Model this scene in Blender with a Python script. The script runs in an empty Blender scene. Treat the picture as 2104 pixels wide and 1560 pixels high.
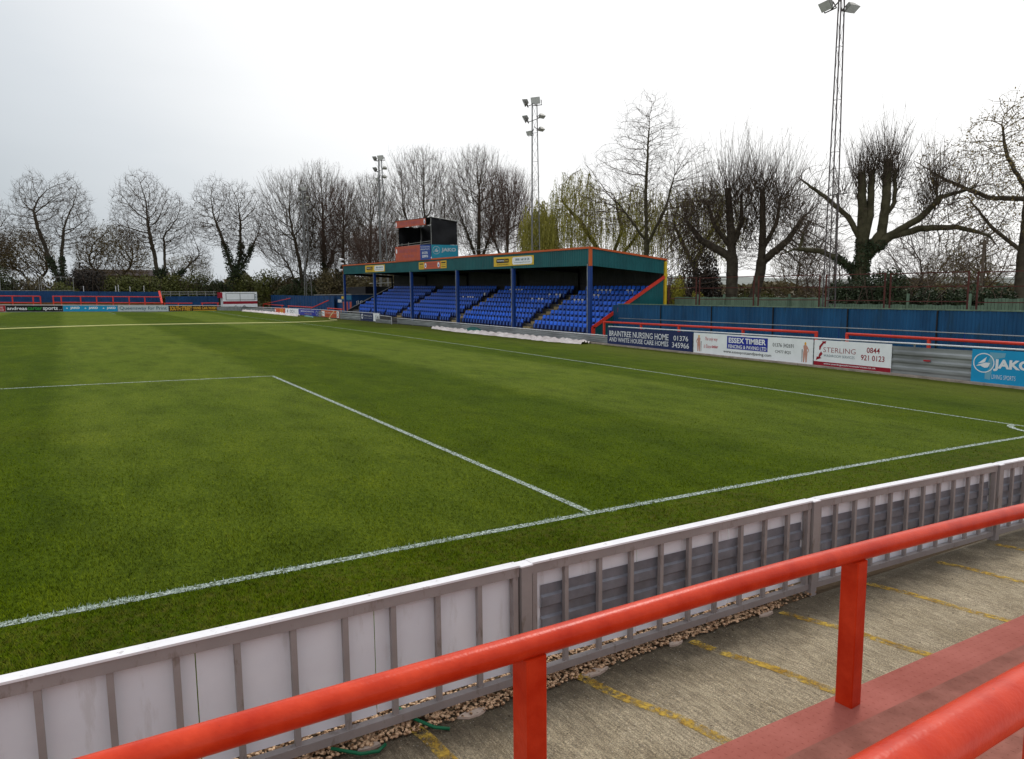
import bpy, math, random
import numpy as np
from mathutils import Vector, Matrix

# ------------------------------------------------------------------ camera, sky, sun, exposure
SC = bpy.context.scene
COL = SC.collection
random.seed(7); RNG = np.random.default_rng(7)

CAM = Vector((14.584, -7.031, 2.80))
YAW, PITCH, ROLL = 0.558243, -0.117847, -0.009192
Fv = Vector((math.sin(YAW)*math.cos(PITCH), math.cos(YAW)*math.cos(PITCH), math.sin(PITCH)))
Rv = Vector((math.cos(YAW), -math.sin(YAW), 0)); Uv = Rv.cross(Fv)
R2 = Rv*math.cos(ROLL) + Uv*math.sin(ROLL); U2 = -Rv*math.sin(ROLL) + Uv*math.cos(ROLL)
cd = bpy.data.cameras.new('camera'); cam = bpy.data.objects.new('camera', cd); COL.objects.link(cam)
M = Matrix.Identity(4)
for i in range(3):
    M[i][0] = R2[i]; M[i][1] = U2[i]; M[i][2] = -Fv[i]; M[i][3] = CAM[i]
cam.matrix_world = M
cd.sensor_fit = 'HORIZONTAL'; cd.sensor_width = 36; cd.lens = 36*1465.83/2104
cd.clip_start = 0.05; cd.clip_end = 8000
SC.camera = cam

SUN_AZ, SUN_EL = math.radians(62), math.radians(48)      # azimuth from +Y towards +X
sd = Vector((math.sin(SUN_AZ)*math.cos(SUN_EL), math.cos(SUN_AZ)*math.cos(SUN_EL), math.sin(SUN_EL)))
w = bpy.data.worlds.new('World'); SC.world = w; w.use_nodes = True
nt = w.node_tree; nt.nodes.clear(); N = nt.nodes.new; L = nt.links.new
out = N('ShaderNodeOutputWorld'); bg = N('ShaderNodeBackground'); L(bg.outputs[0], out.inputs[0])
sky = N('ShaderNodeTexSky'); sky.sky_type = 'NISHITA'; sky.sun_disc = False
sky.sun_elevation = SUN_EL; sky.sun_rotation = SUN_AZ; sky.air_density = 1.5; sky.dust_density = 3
tc = N('ShaderNodeTexCoord')
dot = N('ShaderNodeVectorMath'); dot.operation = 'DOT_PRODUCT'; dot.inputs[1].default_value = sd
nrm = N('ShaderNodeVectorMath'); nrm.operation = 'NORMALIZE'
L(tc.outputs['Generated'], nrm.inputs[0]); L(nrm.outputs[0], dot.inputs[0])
nz = N('ShaderNodeTexNoise'); nz.inputs['Scale'].default_value = 2.2; nz.inputs['Detail'].default_value = 4
mp = N('ShaderNodeMapping'); mp.inputs['Scale'].default_value = (1, 1, 3.5)
L(nrm.outputs[0], mp.inputs[0]); L(mp.outputs[0], nz.inputs['Vector'])
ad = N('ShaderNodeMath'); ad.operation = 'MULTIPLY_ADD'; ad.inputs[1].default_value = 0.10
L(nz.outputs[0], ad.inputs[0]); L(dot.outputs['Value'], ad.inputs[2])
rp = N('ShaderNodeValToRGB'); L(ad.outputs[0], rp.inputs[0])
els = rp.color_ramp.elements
els[0].position = 0.0; els[0].color = (1.0, 1.02, 1.05, 1)  # unseen sky behind the camera, brightened to fill surfaces facing the camera
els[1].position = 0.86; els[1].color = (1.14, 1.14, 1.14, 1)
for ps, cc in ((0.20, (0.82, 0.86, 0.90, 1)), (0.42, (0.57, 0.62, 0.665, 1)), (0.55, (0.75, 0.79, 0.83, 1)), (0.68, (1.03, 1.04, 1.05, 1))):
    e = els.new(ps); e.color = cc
sk = N('ShaderNodeVectorMath'); sk.operation = 'SCALE'; sk.inputs['Scale'].default_value = 1.0
L(sky.outputs[0], sk.inputs[0])
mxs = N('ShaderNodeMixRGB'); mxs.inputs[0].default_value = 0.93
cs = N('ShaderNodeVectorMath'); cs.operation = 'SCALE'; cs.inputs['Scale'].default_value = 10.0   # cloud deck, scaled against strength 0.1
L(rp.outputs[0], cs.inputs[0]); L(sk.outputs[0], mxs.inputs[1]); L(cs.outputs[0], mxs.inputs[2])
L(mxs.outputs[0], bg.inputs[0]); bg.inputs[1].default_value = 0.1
sl = bpy.data.lights.new('sun', 'SUN'); sl.energy = 1.5; sl.angle = math.radians(12); sl.color = (1, 0.96, 0.90)
so = bpy.data.objects.new('sun', sl); COL.objects.link(so)
so.rotation_euler = sd.to_track_quat('Z', 'Y').to_euler()
SC.view_settings.view_transform = 'Standard'; SC.view_settings.look = 'None'
SC.view_settings.exposure = 0.0; SC.view_settings.gamma = 1

# ------------------------------------------------------------------ helpers
def tag(o, label=None, cat=None, group=None, kind=None):
    if label: o['label'] = label
    if cat: o['category'] = cat
    if group: o['group'] = group
    if kind: o['kind'] = kind
    return o

def empty(name, loc, label=None, cat=None, group=None):
    o = bpy.data.objects.new(name, None); COL.objects.link(o); o.location = loc
    o.empty_display_size = 0.2
    bpy.context.view_layer.update() if False else None
    return tag(o, label, cat, group)

def wloc(o):
    v = Vector((0, 0, 0))
    while o: v += Vector(o.location); o = o.parent
    return v

def link(name, me, parent=None, loc=None):
    o = bpy.data.objects.new(name, me); COL.objects.link(o)
    if loc is not None: o.location = loc
    if parent: o.parent = parent
    return o

class MB:
    def __init__(s): s.v = []; s.f = []; s.m = []; s.mi = 0
    def add(s, vs, fs):
        b = len(s.v); s.v += [tuple(v) for v in vs]
        for f in fs: s.f.append(tuple(b+i for i in f)); s.m.append(s.mi)
        return s
    def box(s, c, d, ax=None):      # centre, full size, optional axes (3 vectors)
        X, Y, Z = ax or (Vector((1, 0, 0)), Vector((0, 1, 0)), Vector((0, 0, 1)))
        c = Vector(c); vs = []
        for k in (-.5, .5):
            for a, b in ((-.5, -.5), (.5, -.5), (.5, .5), (-.5, .5)):
                vs.append(c + X*(a*d[0]) + Y*(b*d[1]) + Z*(k*d[2]))
        return s.add(vs, [(3, 2, 1, 0), (4, 5, 6, 7), (0, 1, 5, 4), (1, 2, 6, 5), (2, 3, 7, 6), (3, 0, 4, 7)])
    def span(s, x0, x1, y0, y1, z0, z1):
        return s.box(((x0+x1)/2, (y0+y1)/2, (z0+z1)/2), (abs(x1-x0), abs(y1-y0), abs(z1-z0)))
    def hexa(s, b, t):              # 4 bottom points, 4 top points
        return s.add(list(b)+list(t), [(3, 2, 1, 0), (4, 5, 6, 7), (0, 1, 5, 4), (1, 2, 6, 5), (2, 3, 7, 6), (3, 0, 4, 7)])
    def bar(s, a, b, wd, ht, up=(0, 0, 1)):   # rectangular bar between two points
        a = Vector(a); b = Vector(b); Z0 = Vector(up); D = (b-a); l = D.length; D.normalize()
        S = D.cross(Z0)
        if S.length < 1e-4: S = D.cross(Vector((0, 1, 0)))
        S.normalize(); T = S.cross(D)
        return s.box((a+b)/2, (l, wd, ht), (D, S, T))
    def tube(s, pts, r, n=10, caps=True):
        pts = [Vector(p) for p in pts]; m = len(pts); rr = r if isinstance(r, (list, tuple)) else [r]*m
        vs = []; up = None
        for i, p in enumerate(pts):
            t = (pts[min(i+1, m-1)] - pts[max(i-1, 0)]).normalized()
            if up is None: up = t.orthogonal().normalized()
            up = (up - t*up.dot(t))
            if up.length < 1e-5: up = t.orthogonal()
            up.normalize()
            sd_ = t.cross(up)
            for k in range(n):
                a = 2*math.pi*k/n; vs.append(p + (up*math.cos(a) + sd_*math.sin(a))*rr[i])
        fs = []
        for i in range(m-1):
            for k in range(n):
                k2 = (k+1) % n; fs.append((i*n+k, i*n+k2, (i+1)*n+k2, (i+1)*n+k))
        if caps: fs.append(tuple(range(n))[::-1]); fs.append(tuple((m-1)*n+k for k in range(n)))
        return s.add(vs, fs)
    def build(s, name, mats, parent=None, smooth=False, loc=None):
        base = wloc(parent) if parent else Vector((0, 0, 0))
        if loc is not None: base = Vector(loc)
        me = bpy.data.meshes.new(name)
        me.from_pydata([(v[0]-base[0], v[1]-base[1], v[2]-base[2]) for v in s.v], [], s.f)
        for m_ in (mats if isinstance(mats, (list, tuple)) else [mats]): me.materials.append(m_)
        if max(s.m, default=0): me.polygons.foreach_set('material_index', s.m)
        if smooth: me.polygons.foreach_set('use_smooth', [True]*len(s.f))
        me.update()
        if loc is not None and not parent: return link(name, me, None, base)
        if loc is not None: return link(name, me, parent, base - wloc(parent))
        return link(name, me, parent)

def nmesh(name, V, F, mats, parent=None, mi=None, smooth=False):
    """big mesh from numpy arrays; F is (n,3) or (n,4)"""
    V = np.asarray(V, dtype=np.float32)
    if parent: V = V - np.array(wloc(parent), dtype=np.float32)
    F = np.asarray(F, dtype=np.int32); k = F.shape[1]
    me = bpy.data.meshes.new(name)
    me.vertices.add(len(V)); me.vertices.foreach_set('co', V.ravel())
    me.loops.add(F.size); me.loops.foreach_set('vertex_index', F.ravel())
    me.polygons.add(len(F)); me.polygons.foreach_set('loop_start', np.arange(0, F.size, k, dtype=np.int32))
    for m_ in (mats if isinstance(mats, (list, tuple)) else [mats]): me.materials.append(m_)
    if mi is not None: me.polygons.foreach_set('material_index', np.asarray(mi, dtype=np.int32))
    if smooth: me.polygons.foreach_set('use_smooth', np.ones(len(F), dtype=bool))
    me.update(calc_edges=True)
    return link(name, me, parent)

# ---- materials
def mk(name, col, rough=.6, var=.15, scale=6, metal=0, bump=0, bscale=None, col2=None, detail=4, spec=.22, stretch=None, coords='Object', thr=None, alpha=None, grime=None, objvar=0):
    m = bpy.data.materials.new(name); m.use_nodes = True; t = m.node_tree
    b = t.nodes['Principled BSDF']; b.inputs['Roughness'].default_value = rough; b.inputs['Metallic'].default_value = metal
    b.inputs['Specular IOR Level'].default_value = spec
    c = t.nodes.new('ShaderNodeTexCoord'); n = t.nodes.new('ShaderNodeTexNoise')
    n.inputs['Scale'].default_value = scale; n.inputs['Detail'].default_value = detail; n.inputs['Roughness'].default_value = .6
    src = c.outputs[coords]
    if stretch:
        mpn = t.nodes.new('ShaderNodeMapping'); mpn.inputs['Scale'].default_value = stretch
        t.links.new(src, mpn.inputs[0]); src = mpn.outputs[0]
    t.links.new(src, n.inputs['Vector'])
    r = t.nodes.new('ShaderNodeValToRGB'); t.links.new(n.outputs[0], r.inputs[0])
    a = [max(0, x*(1-var)) for x in col]; d = list(col2) if col2 else [x*(1+var) for x in col]
    lo, hi = thr or (.3, .7)
    r.color_ramp.elements[0].position = lo; r.color_ramp.elements[0].color = (*a, 1)
    r.color_ramp.elements[1].position = hi; r.color_ramp.elements[1].color = (*d, 1)
    last = r.outputs[0]
    if grime:          # (scale, threshold, colour, strength, stretch)
        gn = t.nodes.new('ShaderNodeTexNoise'); gn.inputs['Scale'].default_value = grime[0]; gn.inputs['Detail'].default_value = 7; gn.inputs['Roughness'].default_value = .68
        gm = t.nodes.new('ShaderNodeMapping'); gm.inputs['Scale'].default_value = grime[4]; gm.inputs['Location'].default_value = (3.1, 1.7, .4); t.links.new(c.outputs['Object'], gm.inputs[0]); t.links.new(gm.outputs[0], gn.inputs['Vector'])
        gr = t.nodes.new('ShaderNodeMapRange'); gr.inputs[1].default_value = grime[1]; gr.inputs[2].default_value = grime[1]+.10; gr.inputs[4].default_value = grime[3]; t.links.new(gn.outputs[0], gr.inputs[0])
        gx = t.nodes.new('ShaderNodeMixRGB'); t.links.new(gr.outputs[0], gx.inputs[0]); t.links.new(last, gx.inputs[1]); gx.inputs[2].default_value = (*grime[2], 1); last = gx.outputs[0]
    if objvar:
        oi = t.nodes.new('ShaderNodeObjectInfo'); om = t.nodes.new('ShaderNodeMapRange'); om.inputs[3].default_value = 1-objvar; om.inputs[4].default_value = 1+objvar; t.links.new(oi.outputs['Random'], om.inputs[0])
        oc = t.nodes.new('ShaderNodeVectorMath'); oc.operation = 'SCALE'; t.links.new(last, oc.inputs[0]); t.links.new(om.outputs[0], oc.inputs['Scale']); last = oc.outputs[0]
    t.links.new(last, b.inputs['Base Color'])
    if bump:
        n2 = t.nodes.new('ShaderNodeTexNoise'); n2.inputs['Scale'].default_value = bscale or scale*4; n2.inputs['Detail'].default_value = 5
        t.links.new(src, n2.inputs['Vector'])
        bp = t.nodes.new('ShaderNodeBump'); bp.inputs['Strength'].default_value = bump; bp.inputs['Distance'].default_value = .01
        t.links.new(n2.outputs[0], bp.inputs['Height']); t.links.new(bp.outputs[0], b.inputs['Normal'])
    if alpha:
        n3 = t.nodes.new('ShaderNodeTexNoise'); n3.inputs['Scale'].default_value = alpha[0]; n3.inputs['Detail'].default_value = 6; n3.inputs['Roughness'].default_value = .7
        t.links.new(c.outputs['Object'], n3.inputs['Vector'])
        r3 = t.nodes.new('ShaderNodeMapRange'); r3.inputs[1].default_value = alpha[1]; r3.inputs[2].default_value = alpha[2]
        t.links.new(n3.outputs[0], r3.inputs[0]); t.links.new(r3.outputs[0], b.inputs['Alpha'])
    return m

M_ = {}
M_['red'] = mk('red_paint', (.58, .026, .003), .33, .16, 5, bump=.14, bscale=70, col2=(.68, .055, .015), thr=(.35, .75), spec=.24, grime=(46, .66, (.16, .03, .02), .8, (1, 1, 1)))
M_['redfar'] = mk('red_paint_far', (.62, .045, .025), .45, .12, 2)
M_['alu'] = mk('weathered_aluminium', (.31, .278, .272), .5, .12, 3, metal=.15, bump=.1, bscale=30, grime=(9, .56, (.15, .11, .085), .6, (1, 1, .35)))
M_['cap'] = mk('white_aluminium_cap', (.76, .75, .78), .35, .08, 5, grime=(16, .60, (.30, .26, .24), .7, (1, 1, 1)))
M_['sheet'] = mk('white_backing_sheet', (.75, .77, .84), .45, .05, 1.5, col2=(.82, .84, .89), grime=(7, .57, (.40, .37, .34), .28, (1, 1, .22)))
M_['corr'] = mk('galvanised_corrugated', (.17, .175, .20), .45, .18, 4, metal=.3, col2=(.25, .26, .30), bump=.1)
M_['galv'] = mk('galvanised_steel', (.22, .235, .24), .45, .25, 3, metal=.35, col2=(.36, .38, .39), stretch=(1, .15, 1))
M_['whitepipe'] = mk('pale_pipe', (.62, .63, .66), .35, .1, 3)
M_['concrete_edge'] = mk('pale_concrete_kerb', (.32, .27, .23), .9, .3, 3, bump=.3)
M_['blue_fence'] = mk('blue_sheet_fence', (.006, .062, .155), .48, .25, 1.2, col2=(.010, .090, .21), stretch=(1, 1, .3), grime=(1.6, .56, (.012, .05, .09), .6, (1, 1, .25)))
M_['blue_far'] = mk('blue_fence_far', (.008, .05, .15), .55, .25, .8)
M_['blue_post'] = mk('blue_column_paint', (.008, .04, .19), .4, .12, 2)
M_['teal'] = mk('teal_cladding', (.006, .088, .10), .42, .18, .6, col2=(.008, .115, .125))
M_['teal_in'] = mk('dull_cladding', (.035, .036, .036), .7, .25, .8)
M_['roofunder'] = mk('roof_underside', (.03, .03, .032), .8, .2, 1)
M_['orange'] = mk('orange_trim', (.52, .10, .025), .5, .12, 1.5)
M_['yellowpost'] = mk('yellow_paint', (.60, .42, .02), .5, .12, 2)
M_['seat'] = mk('blue_plastic_seat', (.018, .145, .82), .32, .12, 3, objvar=.22)
M_['seat_dark'] = mk('blue_seat_pan', (.004, .020, .14), .5, .2, 5)
M_['seat_pale'] = mk('pale_seat_pan', (.045, .13, .46), .5, .2, 5)
M_['seat_white'] = mk('white_seat_patch', (.80, .82, .84), .5, .1, 5)
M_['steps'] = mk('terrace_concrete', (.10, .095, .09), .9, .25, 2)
M_['stepedge'] = mk('step_edge', (.36, .28, .15), .85, .2, 3)
M_['black'] = mk('black_sheet', (.008, .008, .010), .45, .3, 2, bump=.4, bscale=1.5)
M_['blackm'] = mk('black_paint', (.012, .012, .014), .5, .2, 3)
M_['scaff'] = mk('scaffold_tube', (.28, .28, .27), .45, .2, 3, metal=.4)
M_['rust'] = mk('rusty_steel', (.085, .028, .022), .8, .35, 3)
M_['mast'] = mk('mast_steel', (.10, .085, .085), .6, .25, 2)
M_['mast_far'] = mk('grey_mast_steel', (.17, .17, .17), .6, .2, 2)
M_['lamp'] = mk('lamp_housing', (.20, .20, .18), .5, .2, 4)
M_['lampglass'] = mk('lamp_glass', (.55, .55, .55), .2, .1, 4)
M_['timber'] = mk('green_timber', (.13, .19, .13), .85, .3, 2, stretch=(1, 1, .2))
M_['shed'] = mk('green_shed', (.16, .30, .24), .7, .15, 1)
M_['post_wood'] = mk('weathered_wood', (.10, .075, .055), .9, .3, 3)
M_['bark'] = mk('bark', (.052, .040, .030), .9, .3, 2, col2=(.085, .072, .05))
M_['bark_green'] = mk('mossy_bark', (.045, .042, .020), .9, .3, 1.5, col2=(.09, .08, .045))
M_['twig'] = mk('twigs', (.082, .060, .043), .9, .25, 1)
M_['twig_red'] = mk('reddish_twigs', (.092, .058, .045), .9, .25, 1)
M_['twig_bud'] = mk('budding_twigs', (.12, .085, .036), .9, .3, .6)
def leafm(name, c, c2):
    m = mk(name, c, .6, .2, .7, col2=c2, spec=.3); return m
M_['ivy'] = leafm('ivy_leaves', (.018, .030, .012), (.045, .065, .025))
M_['willow'] = leafm('willow_leaves', (.22, .215, .03), (.42, .38, .07))
M_['bush'] = leafm('hedge_leaves', (.06, .075, .016), (.15, .155, .035))
M_['bush_dark'] = leafm('dark_hedge_leaves', (.024, .034, .012), (.06, .075, .022))
M_['bush_brown'] = leafm('brown_thicket', (.070, .055, .025), (.15, .12, .05))
M_['bush_yel'] = leafm('yellow_shrub', (.26, .24, .02), (.42, .38, .04))
M_['young'] = leafm('young_leaves', (.17, .125, .035), (.30, .22, .07))
M_['evergreen'] = leafm('dark_evergreen', (.018, .016, .014), (.045, .036, .028))
M_['tarp'] = mk('white_plastic_sheet', (.66, .57, .55), .45, .15, 1.2, col2=(.78, .72, .70), bump=.5, bscale=6)
M_['hose'] = mk('pale_yellow_hose', (.62, .60, .25), .5, .1, 2)
M_['greenhose'] = mk('green_hose', (.01, .13, .06), .35, .1, 3)
M_['brownterrace'] = mk('brown_terrace', (.11, .05, .028), .9, .4, 1.2, col2=(.20, .10, .03))
M_['stone'] = mk('gravel_stones', (.36, .19, .09), .7, .55, 34, col2=(.68, .46, .29), thr=(.38, .62), detail=1)
M_['flatstone'] = mk('pale_stone', (.45, .36, .30), .85, .2, 6, bump=.3)
# flat sign colours
def pc(name, c, r=.4, v=.05): return mk(name, c, r, v, 2)
S_ = dict(navy=pc('sign_navy', (.018, .028, .10)), white=pc('sign_white', (.84, .87, .90)), black=pc('sign_black', (.008, .008, .010)),
          sky=pc('sign_sky_blue', (.012, .30, .58)), teal=pc('sign_teal', (.02, .24, .34)), red=pc('sign_red', (.42, .015, .025)),
          maroon=pc('sign_maroon', (.30, .012, .028)), blue=pc('sign_blue', (.022, .035, .33)), yellow=pc('sign_yellow', (.68, .44, .03)),
          amber=pc('sign_amber', (.80, .42, .04)), green=pc('sign_green', (.03, .30, .05)), grey=pc('sign_grey', (.42, .47, .50)),
          orange=pc('sign_orange', (.55, .10, .035)), orangered=pc('sign_faded_red', (.46, .085, .045), .5, .14), pale=pc('sign_pale', (.52, .58, .62)),
          ltext=pc('letter_white', (.78, .80, .84)), slate=pc('letter_slate', (.06, .13, .17)), pinkred=pc('letter_red', (.52, .03, .05)),
          skin=pc('figure_pink', (.55, .28, .22)), midblue=pc('sign_mid_blue', (.015, .06, .28)), ghost=pc('faded_letters', (.30, .08, .12)),
          wornsky=pc('worn_patch', (.16, .38, .52)))

# ------------------------------------------------------------------ ground shape (drained pitch: slight cross fall and crown)
HW, PL = 33.775, 113.0
def zg(x, y):
    x = np.clip(x, -20, 42); y2 = np.clip(y, -6, 110); X = x-20.16
    return -0.0234004*X + 0.0175013*y2 - 0.00060897*X*X - 0.0000910789*y2*y2
def sm(t): t = np.clip(t, 0, 1); return t*t*(3-2*t)
def gz(x, y):
    x = np.asarray(x, float); y = np.asarray(y, float)
    z = zg(x, y) + .45*sm((y-80)/38)*sm((x-25)/12)
    z = z - .06*sm((-2.9-y)/.3)*(x > 4)*(x < 50)
    far = np.maximum(sm((x-48)/8), np.maximum(sm((y-150)/60), sm((-20-x)/60)))
    z = z*(1-far) + (-.5)*far
    return z
def g(x, y): return float(gz(x, y))
def zw(x): return float(zg(x, -3.0))
BARX = 43.7
def barx(y): return BARX if y < 88 else BARX + (39.8-BARX)*(y-88)/30
# ------------------------------------------------------------------ setting
def grid(name, xs, ys, zf, mat, dz=0.0):
    X, Y = np.meshgrid(xs, ys); Z = zf(X, Y)+dz
    V = np.stack([X, Y, Z], -1).reshape(-1, 3); nx, ny = len(xs), len(ys)
    i, j = np.meshgrid(np.arange(nx-1), np.arange(ny-1)); a = (j*nx+i).ravel()
    return nmesh(name, V, np.stack([a, a+1, a+nx+1, a+nx], -1), mat, smooth=True)

def grass_material(name, blades=False):
    m = bpy.data.materials.new(name); m.use_nodes = True; t = m.node_tree; n = t.nodes.new; l = t.links.new
    b = t.nodes['Principled BSDF']; b.inputs['Roughness'].default_value = .9; b.inputs['Specular IOR Level'].default_value = .04
    geo = n('ShaderNodeNewGeometry'); sp = n('ShaderNodeSeparateXYZ'); l(geo.outputs['Position'], sp.inputs[0])
    def math_(op, a, b_=None, c=None):
        q = n('ShaderNodeMath'); q.operation = op
        for i, v in enumerate((a, b_, c)):
            if v is None: continue
            if isinstance(v, (int, float)): q.inputs[i].default_value = v
            else: l(v, q.inputs[i])
        return q.outputs[0]
    def noise(sc, det=4, st=None, rough=.6):
        q = n('ShaderNodeTexNoise'); q.inputs['Scale'].default_value = sc; q.inputs['Detail'].default_value = det; q.inputs['Roughness'].default_value = rough
        if st:
            mm = n('ShaderNodeMapping'); mm.inputs['Scale'].default_value = st; l(geo.outputs['Position'], mm.inputs[0]); l(mm.outputs[0], q.inputs['Vector'])
        else: l(geo.outputs['Position'], q.inputs['Vector'])
        return q.outputs[0]
    def ramp(src, *st):
        q = n('ShaderNodeValToRGB'); l(src, q.inputs[0]); e = q.color_ramp.elements
        e[0].position, e[0].color = st[0][0], (*st[0][1], 1); e[1].position, e[1].color = st[-1][0], (*st[-1][1], 1)
        for p_, c_ in st[1:-1]: x = e.new(p_); x.color = (*c_, 1)
        return q.outputs[0]
    def mix(f, a, b_, mode='MIX'):
        q = n('ShaderNodeMixRGB'); q.blend_type = mode
        for i, v in zip((0, 1, 2), (f, a, b_)):
            if isinstance(v, (int, float)): q.inputs[i].default_value = v
            elif isinstance(v, tuple): q.inputs[i].default_value = (*v, 1)
            else: l(v, q.inputs[i])
        return q.outputs[0]
    # mown stripes: sheen of the leaning blades put into the colour; wobbling edges
    wob = math_('MULTIPLY', math_('SUBTRACT', noise(1.6, 5), .5), .7)
    px = math_('ADD', sp.outputs[0], wob)
    s = math_('SINE', math_('MULTIPLY', math_('SUBTRACT', px, 14.4), math.pi/5.72))
    stripe = n('ShaderNodeMapRange'); stripe.inputs[1].default_value = -.22; stripe.inputs[2].default_value = .22; l(s, stripe.inputs[0])
    box = n('ShaderNodeMapRange'); box.inputs[1].default_value = 4; box.inputs[2].default_value = 13; box.inputs[3].default_value = .6; box.inputs[4].default_value = 1; l(sp.outputs[1], box.inputs[0])
    inside = math_('MULTIPLY', math_('LESS_THAN', px, HW), math_('GREATER_THAN', sp.outputs[1], .1))
    light = math_('MULTIPLY', math_('MULTIPLY', stripe.outputs[0], box.outputs[0]), inside)
    big = noise(.16, 6, None, .62); mid = noise(1.3, 6, (1, .45, 1), .7); fine = noise(26, 5, (1, .55, 1), .75)
    base = ramp(big, (.30, (.044, .073, .002)), (.55, (.058, .089, .002)), (.75, (.078, .104, .004)))
    lgt = ramp(big, (.30, (.078, .114, .009)), (.7, (.105, .138, .015)))
    colr = mix(light, base, lgt)
    colr = mix(.55, colr, ramp(mid, (.30, (.42, .46, .42)), (.52, (1, 1, 1)), (.72, (1.5, 1.36, 1.35))), 'MULTIPLY')
    colr = mix(.85, colr, ramp(fine, (.30, (.38, .42, .36)), (.5, (.95, .97, .9)), (.70, (1.65, 1.52, 1.5))), 'MULTIPLY')
    # worn / dry flecks and brownish margin by the barrier
    dry = ramp(noise(5.5, 6, (1, .5, 1), .8), (.60, (0, 0, 0)), (.72, (1, 1, 1)))
    colr = mix(math_('MULTIPLY', dry, .26), colr, (.17, .16, .04))
    edge = math_('MULTIPLY', math_('LESS_THAN', sp.outputs[1], -.15), ramp(noise(9, 6, None, .8), (.46, (0, 0, 0)), (.62, (1, 1, 1))))
    colr = mix(math_('MULTIPLY', edge, .45), colr, (.105, .088, .022))
    mg = n('ShaderNodeMapRange'); mg.inputs[1].default_value = 36.5; mg.inputs[2].default_value = 43.6; mg.inputs[4].default_value = .62; l(math_('ADD', sp.outputs[0], math_('MULTIPLY', wob, 6)), mg.inputs[0])
    colr = mix(mg.outputs[0], colr, (.105, .112, .022))
    outf = math_('MAXIMUM', math_('GREATER_THAN', sp.outputs[0], 46.0), math_('GREATER_THAN', sp.outputs[1], 119.0))
    rough_c = ramp(noise(.35, 7, None, .7), (.35, (.06, .07, .02)), (.65, (.15, .12, .06)))
    if not blades:
        colr = mix(outf, colr, rough_c)
        colr = mix(math_('LESS_THAN', math_('ADD', sp.outputs[1], math_('MULTIPLY', wob, .12)), -2.68), colr, (.085, .060, .038))
    if blades:
        hi = n('ShaderNodeObjectInfo')
        lk = n('ShaderNodeAttribute'); lk.attribute_name = 'paint'; l(colr, lk.inputs[0]) if False else None
        colr = mix(1.0, colr, (1.75, 1.62, 1.25), 'MULTIPLY')
        colr = mix(lk.outputs['Fac'], colr, (.42, .51, .46))
    l(colr, b.inputs['Base Color'])
    if not blades:
        bp = n('ShaderNodeBump'); bp.inputs['Strength'].default_value = .65; bp.inputs['Distance'].default_value = .05
        hh = math_('ADD', noise(38, 4, (1, .6, 1), .8), math_('MULTIPLY', noise(7, 5, None, .7), 1.4)); l(hh, bp.inputs['Height']); l(bp.outputs[0], b.inputs['Normal'])
    return m
MG = grass_material('pitch_grass')
xs = np.concatenate([[-3000, -900, -300, -120], np.arange(-60, 62, 1.5), [80, 120, 200, 400, 900, 3000]])
ys = np.concatenate([np.array([-6., -3.4, -3.0, -2.85]), np.arange(-1.5, 152, 1.5), [170, 200, 260, 400, 900, 3000]])
tag(grid('ground', xs, ys, gz, MG), kind='structure')

# painted lines: thin strips 4 mm proud of the turf
ML = mk('line_paint', (.42, .50, .46), .9, .3, 24, col2=(.60, .68, .64), alpha=(30, .40, .60))
def line_strip(name, pts, wd, step=.5, dz=.006):
    P = []
    for (x0, y0), (x1, y1) in zip(pts[:-1], pts[1:]):
        l = math.hypot(x1-x0, y1-y0); k = max(1, int(l/step))
        for i in range(k): P.append((x0+(x1-x0)*i/k, y0+(y1-y0)*i/k))
    P.append(pts[-1]); P = np.array(P); T = np.gradient(P, axis=0); T /= np.linalg.norm(T, axis=1)[:, None]
    Nn = np.stack([-T[:, 1], T[:, 0]], -1); rows = []
    for s_ in (-.5, 0, .5):
        Q = P+Nn*wd*s_; rows.append(np.stack([Q[:, 0], Q[:, 1], gz(Q[:, 0], Q[:, 1])+dz], -1))
    V = np.concatenate(rows); k = len(P); F = []
    for r_ in range(2):
        a = np.arange(k-1)+r_*k; F.append(np.stack([a, a+1, a+k+1, a+k], -1))
    return tag(nmesh(name, V, np.concatenate(F), ML), kind='structure')
WL = .105
line_strip('goal_line', [(-33.8, 0), (HW, 0)], WL)
line_strip('touchline', [(HW, 0), (HW, PL)], WL, dz=.010)
line_strip('penalty_area_line', [(20.16, 0.06), (20.16, 16.5), (-20.16, 16.5)], WL, dz=.010)
line_strip('corner_arc', [(HW-.914*math.cos(a), .914*math.sin(a)) for a in np.linspace(.06, 1.5, 14)], .14, .1, .014)
line_strip('far_penalty_area_line', [(20.16, PL), (20.16, PL-16.5), (-20.16, PL-16.5)], WL, dz=.010)
line_strip('far_goal_line', [(-33.8, PL), (HW-.1, PL)], WL)
line_strip('halfway_line', [(-33.8, PL/2), (HW-.1, PL/2)], .09)

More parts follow.
